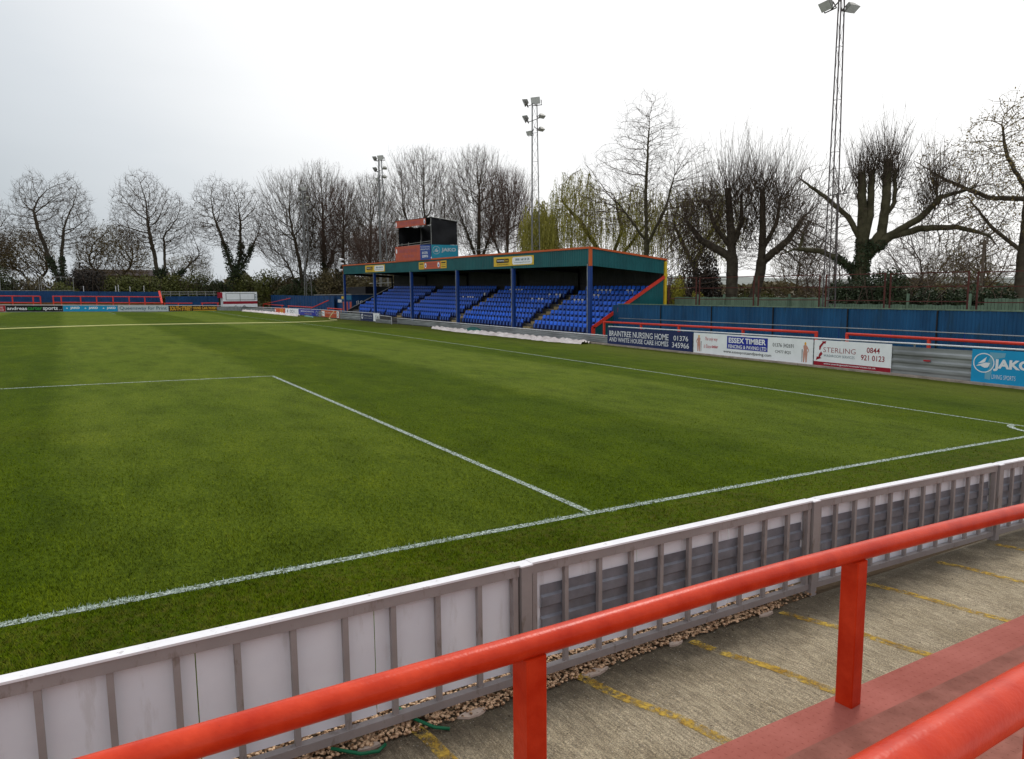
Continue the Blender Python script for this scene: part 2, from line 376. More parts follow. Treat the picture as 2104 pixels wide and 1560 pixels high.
# grass blades close to the camera (stuff)
def blades():
    n = 330000
    # density falls with distance from the camera
    r = np.clip(3.0 - np.log(1-RNG.random(n))*4.2, 0, 30); az = YAW + np.radians(-40 + 80*RNG.random(n))
    x = CAM.x + r*np.sin(az); y = CAM.y + r*np.cos(az)
    k = (y > -2.72) & (x < 42); x = x[k]; y = y[k]; r = r[k]; n = len(x)
    z = gz(x, y)
    h = (.015+.018*RNG.random(n))*(1+.35*np.sin(x*3.1+y*1.7)*np.sin(y*2.3-x*.8)); wd = .0028+.0011*r/6
    a = RNG.random(n)*2*math.pi; lean = .7*h*RNG.random(n)+.3*h
    lx = np.cos(a)*lean; ly = np.sin(a)*lean
    b = a + 1.2 + RNG.random(n); wx = np.cos(b)*wd; wy = np.sin(b)*wd
    V = np.empty((n, 3, 3), np.float32)
    V[:, 0] = np.stack([x-wx, y-wy, z], -1); V[:, 1] = np.stack([x+wx, y+wy, z], -1)
    V[:, 2] = np.stack([x+lx, y+ly, z+h], -1)
    o = nmesh('grass', V.reshape(-1, 3), np.arange(n*3).reshape(-1, 3), grass_material('grass_blades', True))
    onl = (np.abs(y) < .06+.012*RNG.standard_normal(n)) | ((np.abs(x-20.16) < .06) & (y > 0) & (y < 16.5))
    onl &= RNG.random(n) < .7
    at = o.data.attributes.new('paint', 'FLOAT', 'FACE'); at.data.foreach_set('value', onl.astype(np.float32))
    tag(o, 'short mown green turf in front of the white boards', 'grass', kind='stuff')
blades()

# concrete walkway
def concrete_material():
    m = bpy.data.materials.new('brushed_concrete'); m.use_nodes = True; t = m.node_tree; n = t.nodes.new; l = t.links.new
    b = t.nodes['Principled BSDF']; b.inputs['Roughness'].default_value = .9; b.inputs['Specular IOR Level'].default_value = .3
    geo = n('ShaderNodeNewGeometry')
    def mapn(rot, sc):
        q = n('ShaderNodeMapping'); q.inputs['Rotation'].default_value = (0, 0, rot); q.inputs['Scale'].default_value = sc
        l(geo.outputs['Position'], q.inputs[0]); return q.outputs[0]
    def noise(sc, det, vec, rough=.6):
        q = n('ShaderNodeTexNoise'); q.inputs['Scale'].default_value = sc; q.inputs['Detail'].default_value = det; q.inputs['Roughness'].default_value = rough
        l(vec, q.inputs['Vector']); return q.outputs[0]
    rot = math.radians(-16)
    ridges = noise(58, 5, mapn(rot, (1, .13, 1)), .75)
    speck = noise(105, 4, mapn(0, (1, 1, 1)), .8)
    blot = noise(1.7, 6, mapn(0, (1, 1, 1)), .65)
    stain = noise(3.2, 6, mapn(.4, (1, 1, 1)), .7)
    sp = n('ShaderNodeSeparateXYZ'); l(geo.outputs['Position'], sp.inputs[0])
    r = n('ShaderNodeValToRGB'); l(blot, r.inputs[0]); e = r.color_ramp.elements
    e[0].position = .3; e[0].color = (.34, .285, .19, 1); e[1].position = .72; e[1].color = (.52, .45, .325, 1)
    r2 = n('ShaderNodeValToRGB'); l(speck, r2.inputs[0]); e = r2.color_ramp.elements
    e[0].position = .36; e[0].color = (.40, .38, .37, 1); e[1].position = .64; e[1].color = (1.9, 1.82, 1.75, 1)
    x = e.new(.5); x.color = (1, 1, 1, 1)
    mx = n('ShaderNodeMixRGB'); mx.blend_type = 'MULTIPLY'; mx.inputs[0].default_value = .9; l(r.outputs[0], mx.inputs[1]); l(r2.outputs[0], mx.inputs[2])
    r3 = n('ShaderNodeValToRGB'); l(ridges, r3.inputs[0]); e = r3.color_ramp.elements
    e[0].position = .38; e[0].color = (.40, .37, .35, 1); e[1].position = .6; e[1].color = (1.12, 1.12, 1.1, 1)
    mx2 = n('ShaderNodeMixRGB'); mx2.blend_type = 'MULTIPLY'; mx2.inputs[0].default_value = .7; l(mx.outputs[0], mx2.inputs[1]); l(r3.outputs[0], mx2.inputs[2])
    # damp dirty margin along the boards (irregular)
    mr = n('ShaderNodeMapRange'); mr.inputs[1].default_value = -3.75; mr.inputs[2].default_value = -3.15
    a1 = n('ShaderNodeMath'); a1.operation = 'MULTIPLY_ADD'; a1.inputs[1].default_value = 1.1; l(stain, a1.inputs[0])
    a0 = n('ShaderNodeMath'); a0.operation = 'ADD'; a0.inputs[1].default_value = -.56; l(sp.outputs[1], a0.inputs[0]); l(a0.outputs[0], a1.inputs[2]); l(a1.outputs[0], mr.inputs[0])
    mm = n('ShaderNodeMath'); mm.operation = 'MULTIPLY'; mm.inputs[1].default_value = .8; l(mr.outputs[0], mm.inputs[0])
    mx3 = n('ShaderNodeMixRGB'); l(mm.outputs[0], mx3.inputs[0]); l(mx2.outputs[0], mx3.inputs[1]); mx3.inputs[2].default_value = (.060, .046, .030, 1)
    fk = noise(90, 2, mapn(0, (1, 1, 1)), .5); fr = n('ShaderNodeMapRange'); fr.inputs[1].default_value = .69; fr.inputs[2].default_value = .73; fr.inputs[4].default_value = .8; l(fk, fr.inputs[0])
    mx4 = n('ShaderNodeMixRGB'); l(fr.outputs[0], mx4.inputs[0]); l(mx3.outputs[0], mx4.inputs[1]); mx4.inputs[2].default_value = (.75, .70, .62, 1); mx3 = mx4
    l(mx3.outputs[0], b.inputs['Base Color'])
    ad = n('ShaderNodeMath'); ad.operation = 'MULTIPLY_ADD'; ad.inputs[1].default_value = .5; l(speck, ad.inputs[0]); l(ridges, ad.inputs[2])
    bp = n('ShaderNodeBump'); bp.inputs['Strength'].default_value = 1.0; bp.inputs['Distance'].default_value = .02
    l(ad.outputs[0], bp.inputs['Height']); l(bp.outputs[0], b.inputs['Normal'])
    return m
MC = concrete_material()
wx = np.arange(2, 48, .5)
tag(grid('walkway', wx, np.array([-4.6, -4.2, -3.9, -3.5, -3.2, -3.05, -2.72]), lambda X, Y: zg(X, -3.0)-.012*sm((Y+3.25)/.2)-.05*sm((Y+2.95)/.2), MC), kind='structure')

MY = mk('yellow_line_paint', (.40, .22, .03), .9, .3, 7, col2=(.58, .40, .07), alpha=(17, .39, .60))
for k, (a, b) in enumerate([((14.9, -3.1), (15.2, -4.3)), ((16.30, -3.02), (16.52, -4.25)), ((17.60, -3.05), (17.97, -4.28)), ((18.74, -3.10), (19.10, -4.28)), ((19.86, -3.12), (20.24, -4.38)), ((21.17, -3.12), (21.47, -4.45)), ((22.4, -3.15), (22.7, -4.45)), ((23.6, -3.2), (23.95, -4.5))]):
    A = np.array(a); B = np.array(b); P = [A+(B-A)*t+np.array([.018*math.sin(t*9+k), 0]) for t in np.linspace(0, 1, 9)]
    mb = MB(); ww = .045
    vs = []
    for p in P: vs += [(p[0]-ww, p[1], zw(p[0])+.004), (p[0]+ww, p[1], zw(p[0])+.004)]
    mb.add(vs, [(2*i, 2*i+1, 2*i+3, 2*i+2) for i in range(8)])
    tag(mb.build('bay_line', MY), kind='structure')

# red chequer-plate terrace steps
def tread_mat():
    m = mk('red_chequer_plate', (.32, .088, .066), .7, .10, 2.5, col2=(.39, .125, .10), spec=.1, bump=.15, bscale=40)
    return m
MT = tread_mat()
MTd = mk('worn_chequer_plate', (.255, .095, .070), .75, .14, 6, col2=(.33, .13, .10), spec=.1, bump=.2, bscale=40)
def ty(x, k): return -4.335 - .024*(x-17.4)*(1 if x > 17.4 else .6) - .415*k
mb = MB(); mb2 = MB(); steps = []
for k in range(7):
    xs_ = np.arange(8, 46, 1.0); zk = .15*(k+1)
    for a, b in zip(xs_[:-1], xs_[1:]):
        for_b = (mb, mb2)[0]
        mb.mi = 0 if k == 0 else 1
        za, zb_ = zw(a)+zk, zw(b)+zk
        mb.hexa([(a, ty(a, k+1)-.05, za-.15), (b, ty(b, k+1)-.05, zb_-.15), (b, ty(b, k), zb_-.15), (a, ty(a, k), za-.15)],
                [(a, ty(a, k+1)-.05, za), (b, ty(b, k+1)-.05, zb_), (b, ty(b, k), zb_), (a, ty(a, k), za)])
    if k < 3:
        sp_ = .052; mb.mi = 0 if k == 0 else 1
        for i in range(int((24.5-15)/sp_)):
            for j in range(8):
                x = 15.0+i*sp_; y = ty(x, k)-.026-j*.052
                if (i+j) % 2: dx, dy = .016, .005
                else: dx, dy = .005, .016
                an = .35; ux, uy = (math.cos(an), math.sin(an)); X1 = dx > dy
                A = Vector((ux, uy, 0)) if X1 else Vector((-uy, ux, 0)); B = Vector((-A.y, A.x, 0)); c = Vector((x, y, zw(x)+zk))
                mb.add([c-A*.015, c+B*.0042, c+A*.015, c-B*.0042, c+Vector((0, 0, .0022))], [(0, 3, 4), (3, 2, 4), (2, 1, 4), (1, 0, 4)])
o = mb.build('terrace_steps', [MT, MTd]); tag(o, 'red chequer plate terrace steps behind the concrete walkway', 'steps')

# gravel strip under the boards
def gravel():
    V = []; F = []
    ph = (1+5**.5)/2
    ico = np.array([(-1, ph, 0), (1, ph, 0), (-1, -ph, 0), (1, -ph, 0), (0, -1, ph), (0, 1, ph), (0, -1, -ph), (0, 1, -ph), (ph, 0, -1), (ph, 0, 1), (-ph, 0, -1), (-ph, 0, 1)])/1.9
    fi = np.array([(0, 11, 5), (0, 5, 1), (0, 1, 7), (0, 7, 10), (0, 10, 11), (1, 5, 9), (5, 11, 4), (11, 10, 2), (10, 7, 6), (7, 1, 8), (3, 9, 4), (3, 4, 2), (3, 2, 6), (3, 6, 8), (3, 8, 9), (4, 9, 5), (2, 4, 11), (6, 2, 10), (8, 6, 7), (9, 8, 1)])
    n = 6500
    for i in range(n):
        x = 13.5+7.0*RNG.random(); y = -2.72-.36*RNG.random()-.02*math.sin(x*2.3)+.03*max(0, x-18.5)
        if x > 20.0 and RNG.random() < .6: continue
        s = (.006+.010*RNG.random()**1.5)*np.array([1+.8*RNG.random(), 1, .65]); a = RNG.random()*6.3
        P = ico*s*(1+.07*RNG.standard_normal((12, 1))); c, d = math.cos(a), math.sin(a)
        Q = np.stack([P[:, 0]*c-P[:, 1]*d+x, P[:, 0]*d+P[:, 1]*c+y, P[:, 2]+zw(x)+.006+.012*RNG.random()], -1)
        F.append(fi+len(V)*12); V.append(Q)
    o = nmesh('gravel', np.concatenate(V), np.concatenate(F), M_['stone'], smooth=True)
    tag(o, 'brown pebbles strewn under the near white boards', 'gravel', kind='stuff')
gravel()
for i, (x, y, r) in enumerate([(16.72, -3.08, .07), (17.75, -3.08, .08), (18.6, -3.06, .05), (19.7, -3.07, .06), (16.0, -3.06, .05)]):
    mb = MB(); n = 9; pts = [(x+r*1.5*math.cos(a)*(1+.2*math.sin(a*3+i)), y+r*.55*math.sin(a), 0) for a in np.linspace(0, 2*math.pi, n, endpoint=False)]
    z0 = zw(x)-.01; mb.add([(p[0], p[1], z0) for p in pts]+[(p[0]*.96+x*.04, p[1]*.96+y*.04, z0+.018) for p in pts],
                           [tuple(range(n, 2*n))]+[(k, (k+1) % n, n+(k+1) % n, n+k) for k in range(n)])
    tag(mb.build('flat_stone', M_['flatstone']), ['flat pale stone beside the first bay line under the boards', 'long flat pale stone at the kerb, right of the nearer red post', 'small flat pale stone in the gravel left of the second board post',
        'flat pale stone at the right end of the gravel strip', 'flat pale stone near the green hose by the gravel'][i], 'stone', 'flat stones in the gravel strip')

# ------------------------------------------------------------------ near advertising boards seen from behind
PX = [10.75, 13.98, 17.2, 20.46, 23.82, 27.2, 30.6]
def by(x): return -2.97 - .03*max(0, x-20.4)
HB = .87
nb_labels = ['plain white board with bare uprights at the left edge of the photo', 'plain white board with bare uprights, nearest the left corner',
             'white board with a dark corrugated strip, between the first two board posts from the left', 'white board with a dark corrugated strip, behind the tall red rail post',
             'short white board with corrugated strip at the right edge of the photo', 'farther white board beyond the right edge']
for k in range(1, 5):
    x0, x1 = PX[k], PX[k+1]; a, b = x0+.05, x1-.05
    ya, yb = by(a), by(b); za, zb_ = zw(a)+.045, zw(b)+.045
    ht = HB
    root = empty('advertising_board', ((a+b)/2, (ya+yb)/2, (za+zb_)/2-.045), nb_labels[k], 'board', 'white boards seen from behind along the walkway')
    mb = MB()
    mb.bar((a, ya, za+.03), (b, yb, zb_+.03), .055, .055)        # bottom rail
    mb.bar((a, ya, za+ht-.045), (b, yb, zb_+ht-.045), .05, .07)   # top rail
    for (x, y, z) in ((a+.03, ya, za), (b-.03, yb, zb_)): mb.bar((x, y, z+.058), (x, y, z+ht-.081), .04, .05, (0, 1, 0))
    mb.build('frame', M_['alu'], root)
    mb = MB(); mb.bar((a, ya+.01, za+ht-.003), (b, yb+.01, zb_+ht-.003), .085, .014); mb.build('cap', M_['cap'], root)
    n = int(round((b-a)/.31)); 
    for i in range(1, n):
        t = i/n; x = a+(b-a)*t; y = ya+(yb-ya)*t; z = za+(zb_-za)*t
        mb = MB(); mb.span(x-.017, x+.017, y-.017, y+.017, z+.0578, z+ht-.081)
        mb.add([(x-.03, y-.026, z+.0585), (x+.03, y-.026, z+.0585), (x+.03, y+.01, z+.0585), (x-.03, y+.01, z+.0585)], [(0, 1, 2, 3)])
        mb.build('upright', M_['alu'], root)
    npan = 3
    for i in range(npan):
        t0 = i/npan; t1 = (i+1)/npan-.002; p = lambda t: (a+(b-a)*t, ya+(yb-ya)*t+.045, za+(zb_-za)*t)
        P, Q = p(t0), p(t1); gap = .075 + (.03 if k == 2 and i == 0 else 0) - (.04 if k > 2 else 0)
        mb = MB(); mb.hexa([(P[0], P[1], P[2]+gap), (Q[0], Q[1], Q[2]+(.065 if k < 3 else .035)), (Q[0], Q[1]+.004, Q[2]+(.065 if k < 3 else .035)), (P[0], P[1]+.004, P[2]+gap)],
                           [(P[0], P[1], P[2]+ht-.02), (Q[0], Q[1], Q[2]+ht-.02), (Q[0], Q[1]+.004, Q[2]+ht-.02), (P[0], P[1]+.004, P[2]+ht-.02)])
        mb.build('panel', M_['sheet'], root)
    if k >= 2:                                                    # corrugated strip fixed behind the uprights
        s0, s1 = a+.12, b-.06
        prof = [(.0, .66), (.0, .585), (-.018, .57), (-.018, .50), (.004, .485), (.004, .42), (-.018, .405), (-.018, .335), (0, .32), (0, .26)]
        mb = MB(); m_ = len(prof); vs = []
        seg = [s0, (s0*2+s1)/3+.02, (s0+2*s1)/3, s1]
        for x in seg:
            t = (x-a)/(b-a)
            for dy, dz in prof: vs.append((x, ya+(yb-ya)*t+.039+dy*.9, za+(zb_-za)*t+dz))
        mb.add(vs, [(i*m_+j, (i+1)*m_+j, (i+1)*m_+j+1, i*m_+j+1) for i in range(3) for j in range(m_-1)])
        mb.build('corrugated_strip', M_['corr'], root)
pl = ['', 'grey aluminium post left of the plain white board, at the left edge', 'grey aluminium board post above the nearer red rail post', 'grey aluminium board post left of the tall red rail post',
      'grey aluminium board post right of the tall red rail post', 'last grey aluminium board post at the right edge']
for k in range(1, 6):
    x = PX[k]; y = by(x); z = zw(x)-.02; o = MB()
    o.span(x-.043, x+.043, y-.045, y+.045, z-.06, z+HB+.055); r = empty('board_post', (x, y, z), pl[k], 'post', 'posts between the white boards')
    o.build('post', M_['alu'], r); c = MB(); c.box((x, y, z+HB+.060), (.10, .10, .010)); c.build('post_cap', M_['cap'], r)
def debris():
    V = []; F = []; rr = np.random.default_rng(77)
    for i in range(420):
        x = 15.2+8.5*rr.random(); y = -3.1-(1.1*rr.random() if rr.random() < .35 else .16*rr.random()**1.5); sz = .005+.010*rr.random(); a = rr.random()*6.28; z = zw(x)+.006+.004*rr.random()
        c, d = math.cos(a)*sz, math.sin(a)*sz; b = len(V); V += [(x-c, y-d, z), (x+d*.5, y-c*.5, z+.003), (x+c, y+d, z+.001), (x-d*.5, y+c*.5, z+.004)]; F.append((b, b+1, b+2, b+3))
    tag(nmesh('debris', np.array(V), F, mk('leaf_litter', (.07, .045, .025), .9, .4, 20, col2=(.30, .24, .17), thr=(.45, .6))), 'scattered leaf litter and grit on the concrete walkway', 'litter', kind='stuff')
debris()
# green garden hose ends
for i, pts in enumerate([[(16.15, -2.62, .02), (16.28, -2.75, .035), (16.34, -2.98, .03), (16.42, -3.12, .02), (16.50, -3.17, .012)], [(15.78, -3.0, .03), (15.92, -3.13, .02), (16.02, -3.16, .02), (16.08, -3.12, .02)]]):
    mb = MB(); mb.tube([(p[0], p[1], p[2]+zw(p[0])) for p in pts], .011, 8)
    tag(mb.build('hose', M_['greenhose'], smooth=True), ['green garden hose coming out under the board by the gravel', 'loose end of green garden hose, lower left in the gravel'][i], 'hose')

# red tubular handrails of the terrace
def rail_near(name, pts, posts, r, label, grp, pw=.115):
    root = empty(name, (posts[0][0], posts[0][1], posts[0][2]), label, 'handrail', grp)
    P = [Vector(p) for p in pts]; Q = []
    for i in range(len(P)-1):
        for t in np.linspace(0, 1, 7)[:-1]:
            p0 = P[max(i-1, 0)]; p1 = P[i]; p2 = P[i+1]; p3 = P[min(i+2, len(P)-1)]
            Q.append(.5*((2*p1)+(-p0+p2)*t+(2*p0-5*p1+4*p2-p3)*t*t+(-p0+3*p1-3*p2+p3)*t**3))
    Q.append(P[-1])
    mb = MB(); mb.tube(Q, r, 28); mb.build('rail', M_['red'], root, smooth=True)
    for (x, y, z0, z1) in posts:
        mb = MB(); a = math.radians(4)
        ax = (Vector((math.cos(a), math.sin(a), 0)), Vector((-math.sin(a), math.cos(a), 0)), Vector((0, 0, 1)))
        c = Vector((x, y, 0)); b_ = .006; hw = pw/2
        ring = [(-hw+b_, -hw), (hw-b_, -hw), (hw, -hw+b_), (hw, hw-b_), (hw-b_, hw), (-hw+b_, hw), (-hw, hw-b_), (-hw, -hw+b_)]
        vs = [c+ax[0]*u+ax[1]*v+Vector((0, 0, z0)) for u, v in ring]+[c+ax[0]*u+ax[1]*v+Vector((0, 0, z1)) for u, v in ring]
        mb.add(vs, [tuple(range(8))[::-1], tuple(range(8, 16))]+[(i, (i+1) % 8, 8+(i+1) % 8, 8+i) for i in range(8)])
        mb.build('post', M_['red'], root)
    return root
rail_near('handrail', [(12.2, -4.45, 1.30), (13.7, -4.455, 1.275), (15.08, -4.455, 1.25), (16.27, -4.46, 1.222), (17.65, -4.46, 1.19), (18.80, -4.46, 1.145), (20.1, -4.475, 1.09), (21.4, -4.51, 1.03), (23.8, -4.60, .92)],
          [(13.75, -4.455, .19, 1.24), (16.27, -4.46, .14, 1.18), (18.76, -4.46, .07, 1.10), (21.4, -4.51, -.02, .99)], .057,
          'long red tubular handrail crossing the foreground above the white boards', 'red tubular handrails')
rail_near('handrail', [(13.0, -6.27, 1.84), (15.0, -6.27, 1.815), (16.6, -6.27, 1.785), (18.5, -6.28, 1.74), (21.0, -6.33, 1.66)],
          [(13.9, -6.27, .70, 1.81), (16.80, -6.27, .66, 1.755), (19.3, -6.28, .60, 1.70)], .057,
          'thick red handrail nearest the camera, cutting off the bottom right corner', 'red tubular handrails')

# ------------------------------------------------------------------ text and signs
_tc = {}
def text_geo(s, bold=0.0):
    key = (s, bold)
    if key in _tc: return _tc[key]
    cu = bpy.data.curves.new('t', 'FONT'); cu.body = s; cu.size = 1; cu.offset = bold; cu.resolution_u = 3
    ob = bpy.data.objects.new('t', cu); COL.objects.link(ob)
    dg = bpy.context.evaluated_depsgraph_get(); me = bpy.data.meshes.new_from_object(ob.evaluated_get(dg))
    n = len(me.vertices); V = np.empty(n*3, np.float32); me.vertices.foreach_get('co', V); V = V.reshape(-1, 3)
    F = [tuple(p.vertices) for p in me.polygons]
    bpy.data.objects.remove(ob); bpy.data.curves.remove(cu); bpy.data.meshes.remove(me)
    _tc[key] = (V, F); return _tc[key]

class Sign:
    """flat board; (u,v) run 0..1 from the lower left corner as read; p0,p1 lower corners, h height"""
    def __init__(s, name, label, cat, p0, p1, h, bg, group=None, th=.02, hr=None, parent=None):
        s.p0, s.p1, s.h = Vector(p0), Vector(p1), h; s.hr = h if hr is None else hr
        s.x = (s.p1-s.p0); xf = Vector((s.x.x, s.x.y, 0)).normalized(); s.n = xf.cross(Vector((0, 0, 1)))  # towards the reader
        s.wd = s.x.length; s.th = th
        if parent: s.root = parent
        else: s.root = empty(name, (s.p0+s.p1)/2, label, cat, group)
        mb = MB(); P = [s.at(0, 0, 0), s.at(1, 0, 0), s.at(1, 1, 0), s.at(0, 1, 0)]
        B = [p - s.n*th for p in P]
        mb.add(P+B, [(0, 1, 2, 3), (7, 6, 5, 4), (0, 4, 5, 1), (1, 5, 6, 2), (2, 6, 7, 3), (3, 7, 4, 0)])
        mb.build('board', bg, s.root)
    def at(s, u, v, d=.006):
        hh = s.h + (s.hr-s.h)*u
        return s.p0 + s.x*u + Vector((0, 0, hh*v)) + s.n*d
    def text(s, t, u0, v0, u1, v1, mat, bold=.0, d=.008, shear=0, name='lettering', xf=None):
        V, F = text_geo(t, bold); mn = V.min(0); mx = V.max(0)
        W = (V-mn)/(mx-mn+1e-9); mb = MB()
        pts = [s.at(u0+(u1-u0)*(a+shear*b), v0+(v1-v0)*b, d) for a, b in zip(W[:, 0].tolist(), W[:, 1].tolist())]
        mb.add(pts, F); return mb.build(name, mat, s.root)
    def poly(s, pts, mat, d=.004, name='patch'):
        mb = MB(); mb.add([s.at(u, v, d) for u, v in pts], [tuple(range(len(pts)))]); return mb.build(name, mat, s.root)
    def rect(s, u0, v0, u1, v1, mat, d=.004, name='patch'): return s.poly([(u0, v0), (u1, v0), (u1, v1), (u0, v1)], mat, d, name)
    def disc(s, u, v, r, mat, d=.005, ring=0, name='emblem', asp=None, n=24):
        ru = r*s.h/s.wd if asp is None else asp
        mb = MB(); o = [s.at(u+ru*math.cos(a), v+r*math.sin(a), d) for a in np.linspace(0, 2*math.pi, n, endpoint=False)]
        if ring:
            i_ = [s.at(u+ru*(1-ring)*math.cos(a), v+r*(1-ring)*math.sin(a), d) for a in np.linspace(0, 2*math.pi, n, endpoint=False)]
            mb.add(o+i_, [(k, (k+1) % n, n+(k+1) % n, n+k) for k in range(n)])
        else: mb.add(o, [tuple(range(n))])
        return mb.build(name, mat, s.root)
    def rrect(s, u0, v0, u1, v1, mat, d=.005, k=.35, name='patch'):
        ru = k*(v1-v0)*s.h/s.wd; rv = k*(v1-v0); pts = []
        for cx, cy, a0 in ((u1-ru, v0+rv, -90), (u1-ru, v1-rv, 0), (u0+ru, v1-rv, 90), (u0+ru, v0+rv, 180)):
            for j in range(6): a = math.radians(a0+18*j); pts.append((cx+ru*math.cos(a), cy+rv*math.sin(a)))
        return s.poly(pts, mat, d, name)
    def sail(s, u, v, r, mat, ring=True):     # circle with two sail blades
        k = s.h/s.wd
        if ring: s.disc(u, v, r, mat, .006, .10)
        f = lambda L_: [(u+a*r*k, v+b*r) for a, b in L_]
        s.poly(f([(-.55, -.1), (.25, .62), (.12, .12), (.0, .02)]), mat, .006, 'emblem'); s.poly(f([(-.72, -.35), (-.5, -.2), (.2, .05), (.6, .02), (.42, -.42), (.1, -.5), (-.3, -.3)]), mat, .0065, 'emblem')
    def figure(s, u, v0, h, mat, hair, flip=1):        # small printed figure of a person leaning on a post
        k = s.h/s.wd*h; f = lambda L_: [(u+flip*a*k, v0+b*h) for a, b in L_]
        s.poly(f([(-.10, .0), (-.03, .0), (.0, .38), (.04, .0), (.11, .0), (.12, .45), (.09, .62), (.12, .78), (.04, .84), (-.06, .83), (-.13, .76), (-.10, .58), (-.13, .42)]), mat, .006, 'picture')
        s.poly(f([(-.13, .76), (-.22, .58), (-.15, .46), (-.13, .50), (-.18, .58), (-.09, .70)]), mat, .0065, 'picture')
        s.poly(f([(-.05, .84), (-.06, .93), (0, .99), (.06, .93), (.05, .84)]), hair, .0066, 'picture')
        s.poly(f([(.17, 0), (.19, 0), (.20, .62), (.16, .62)]), S_['black'], .0064, 'picture')

# ------------------------------------------------------------------ perimeter barrier along the stand side
def prof_sheet(name, run, z0, z1, mat, parent, side=-1, dx=0.0):
    """horizontal corrugated crash-barrier sheet; run: list of (x,y); z0,z1 functions of the point"""
    prof = [(0, 0), (0, .10), (.035, .16), (.035, .24), (0, .30), (0, .38), (.035, .44), (.035, .50), (0, .56), (0, .66), (.035, .72), (.035, .80), (0, .86), (0, 1)]
    vs = []
    for (x, y) in run:
        a, b = z0(x, y), z1(x, y)
        for d, t in prof: vs.append((x+dx+side*d if side in (-1, 1) else x, y+(d*-1 if side == 0 else 0), a+(b-a)*t))
    k = len(prof); mb = MB(); mb.add(vs, [(i*k+j, (i+1)*k+j, (i+1)*k+j+1, i*k+j+1) for i in range(len(run)-1) for j in range(k-1)])
    return mb.build(name, mat, parent)
def barrier(label, ys_, hz, hr, post_step=3.1, rail=True):
    y0, y1 = ys_[0], ys_[-1]; root = empty('perimeter_barrier', (barx(y0), y0, g(barx(y0), y0)), label, 'barrier', 'steel barrier sections round the pitch')
    run = [(barx(y), y) for y in np.linspace(y0, y1, max(2, int(abs(y1-y0)/3)))]
    gg = lambda x, y: g(x, y)+.07
    prof_sheet('sheeting', run, gg, lambda x, y: hz(y), M_['galv'], root)
    mb = MB(); mb.tube([(x-.02, y, hr(y)) for x, y in run], .033, 8); mb.build('top_rail', M_['whitepipe'], root, smooth=True)
    n = max(2, int(abs(y1-y0)/post_step)+1)
    for i in range(n):
        y = y0+(y1-y0)*i/(n-1); x = barx(y); mb = MB(); mb.span(x+.004, x+.06, y-.03, y+.03, g(x, y)-.02, hr(y)-.02); mb.build('post', M_['galv'], root)
    return root
def rA(y): return .655+.0045*y
barrier('grey corrugated steel barrier with pale top rail behind the large advert boards on the right', [28.0, -4.0], lambda y: rA(y)-.14, rA)
def rB(y): return .18+.0118*(y-28) if y < 45 else .38+.010*(y-45)
barrier('low grey corrugated barrier with pale rail in front of the blue seats', [61.8, 28.1], lambda y: g(43.7, y)+.50, rB, 3.4)
def rC(y): return .93+.0075*(y-66)
barrier('grey corrugated barrier running from the gate to the far corner', [66.6, 118.0], lambda y: rC(y)-.16, rC)
# gate section set a little forward
root = empty('barrier_gate', (43.3, 64.2, g(43.3, 64.2)), 'short grey gate section with white rails standing forward of the barrier', 'gate')
prof_sheet('sheeting', [(43.1, 66.3), (43.1, 62.0)], lambda x, y: g(x, y)+.03, lambda x, y: g(x, y)+.42, M_['galv'], root)
mb = MB(); mb.tube([(43.1, 66.3, .82), (43.1, 62.0, .70)], .03, 8); mb.build('top_rail', M_['whitepipe'], root)
for y in (66.3, 62.0):
    mb = MB(); mb.span(43.11, 43.17, y-.03, y+.03, g(43.1, y), .80 if y > 64 else .68); mb.build('post', M_['whitepipe'], root)
# concrete kerb under the right hand barrier
mb = MB(); ysk = np.linspace(-6, 45, 52)
for a, b in zip(ysk[:-1], ysk[1:]):
    j = .05*math.sin(a*1.7)
    mb.hexa([(43.42+j, a, g(43.5, a)-.1), (43.68, a, g(43.5, a)-.1), (43.68, b, g(43.5, b)-.1), (43.42, b, g(43.5, b)-.1)], [(43.42+j, a, g(43.5, a)+.075), (43.68, a, g(43.5, a)+.085), (43.68, b, g(43.5, b)+.085), (43.42, b, g(43.5, b)+.075)])
tag(mb.build('kerb', M_['concrete_edge']), kind='structure')
# paving between barrier, fence and stand
MPAV = mk('dark_tarmac', (.07, .068, .066), .9, .3, 1.5)
tag(grid('side_path', np.array([43.70, 45.5, 48.2]), np.arange(-8, 88, 3.0), lambda X, Y: gz(BARX, Y)+.004+0*X, MPAV), kind='structure')

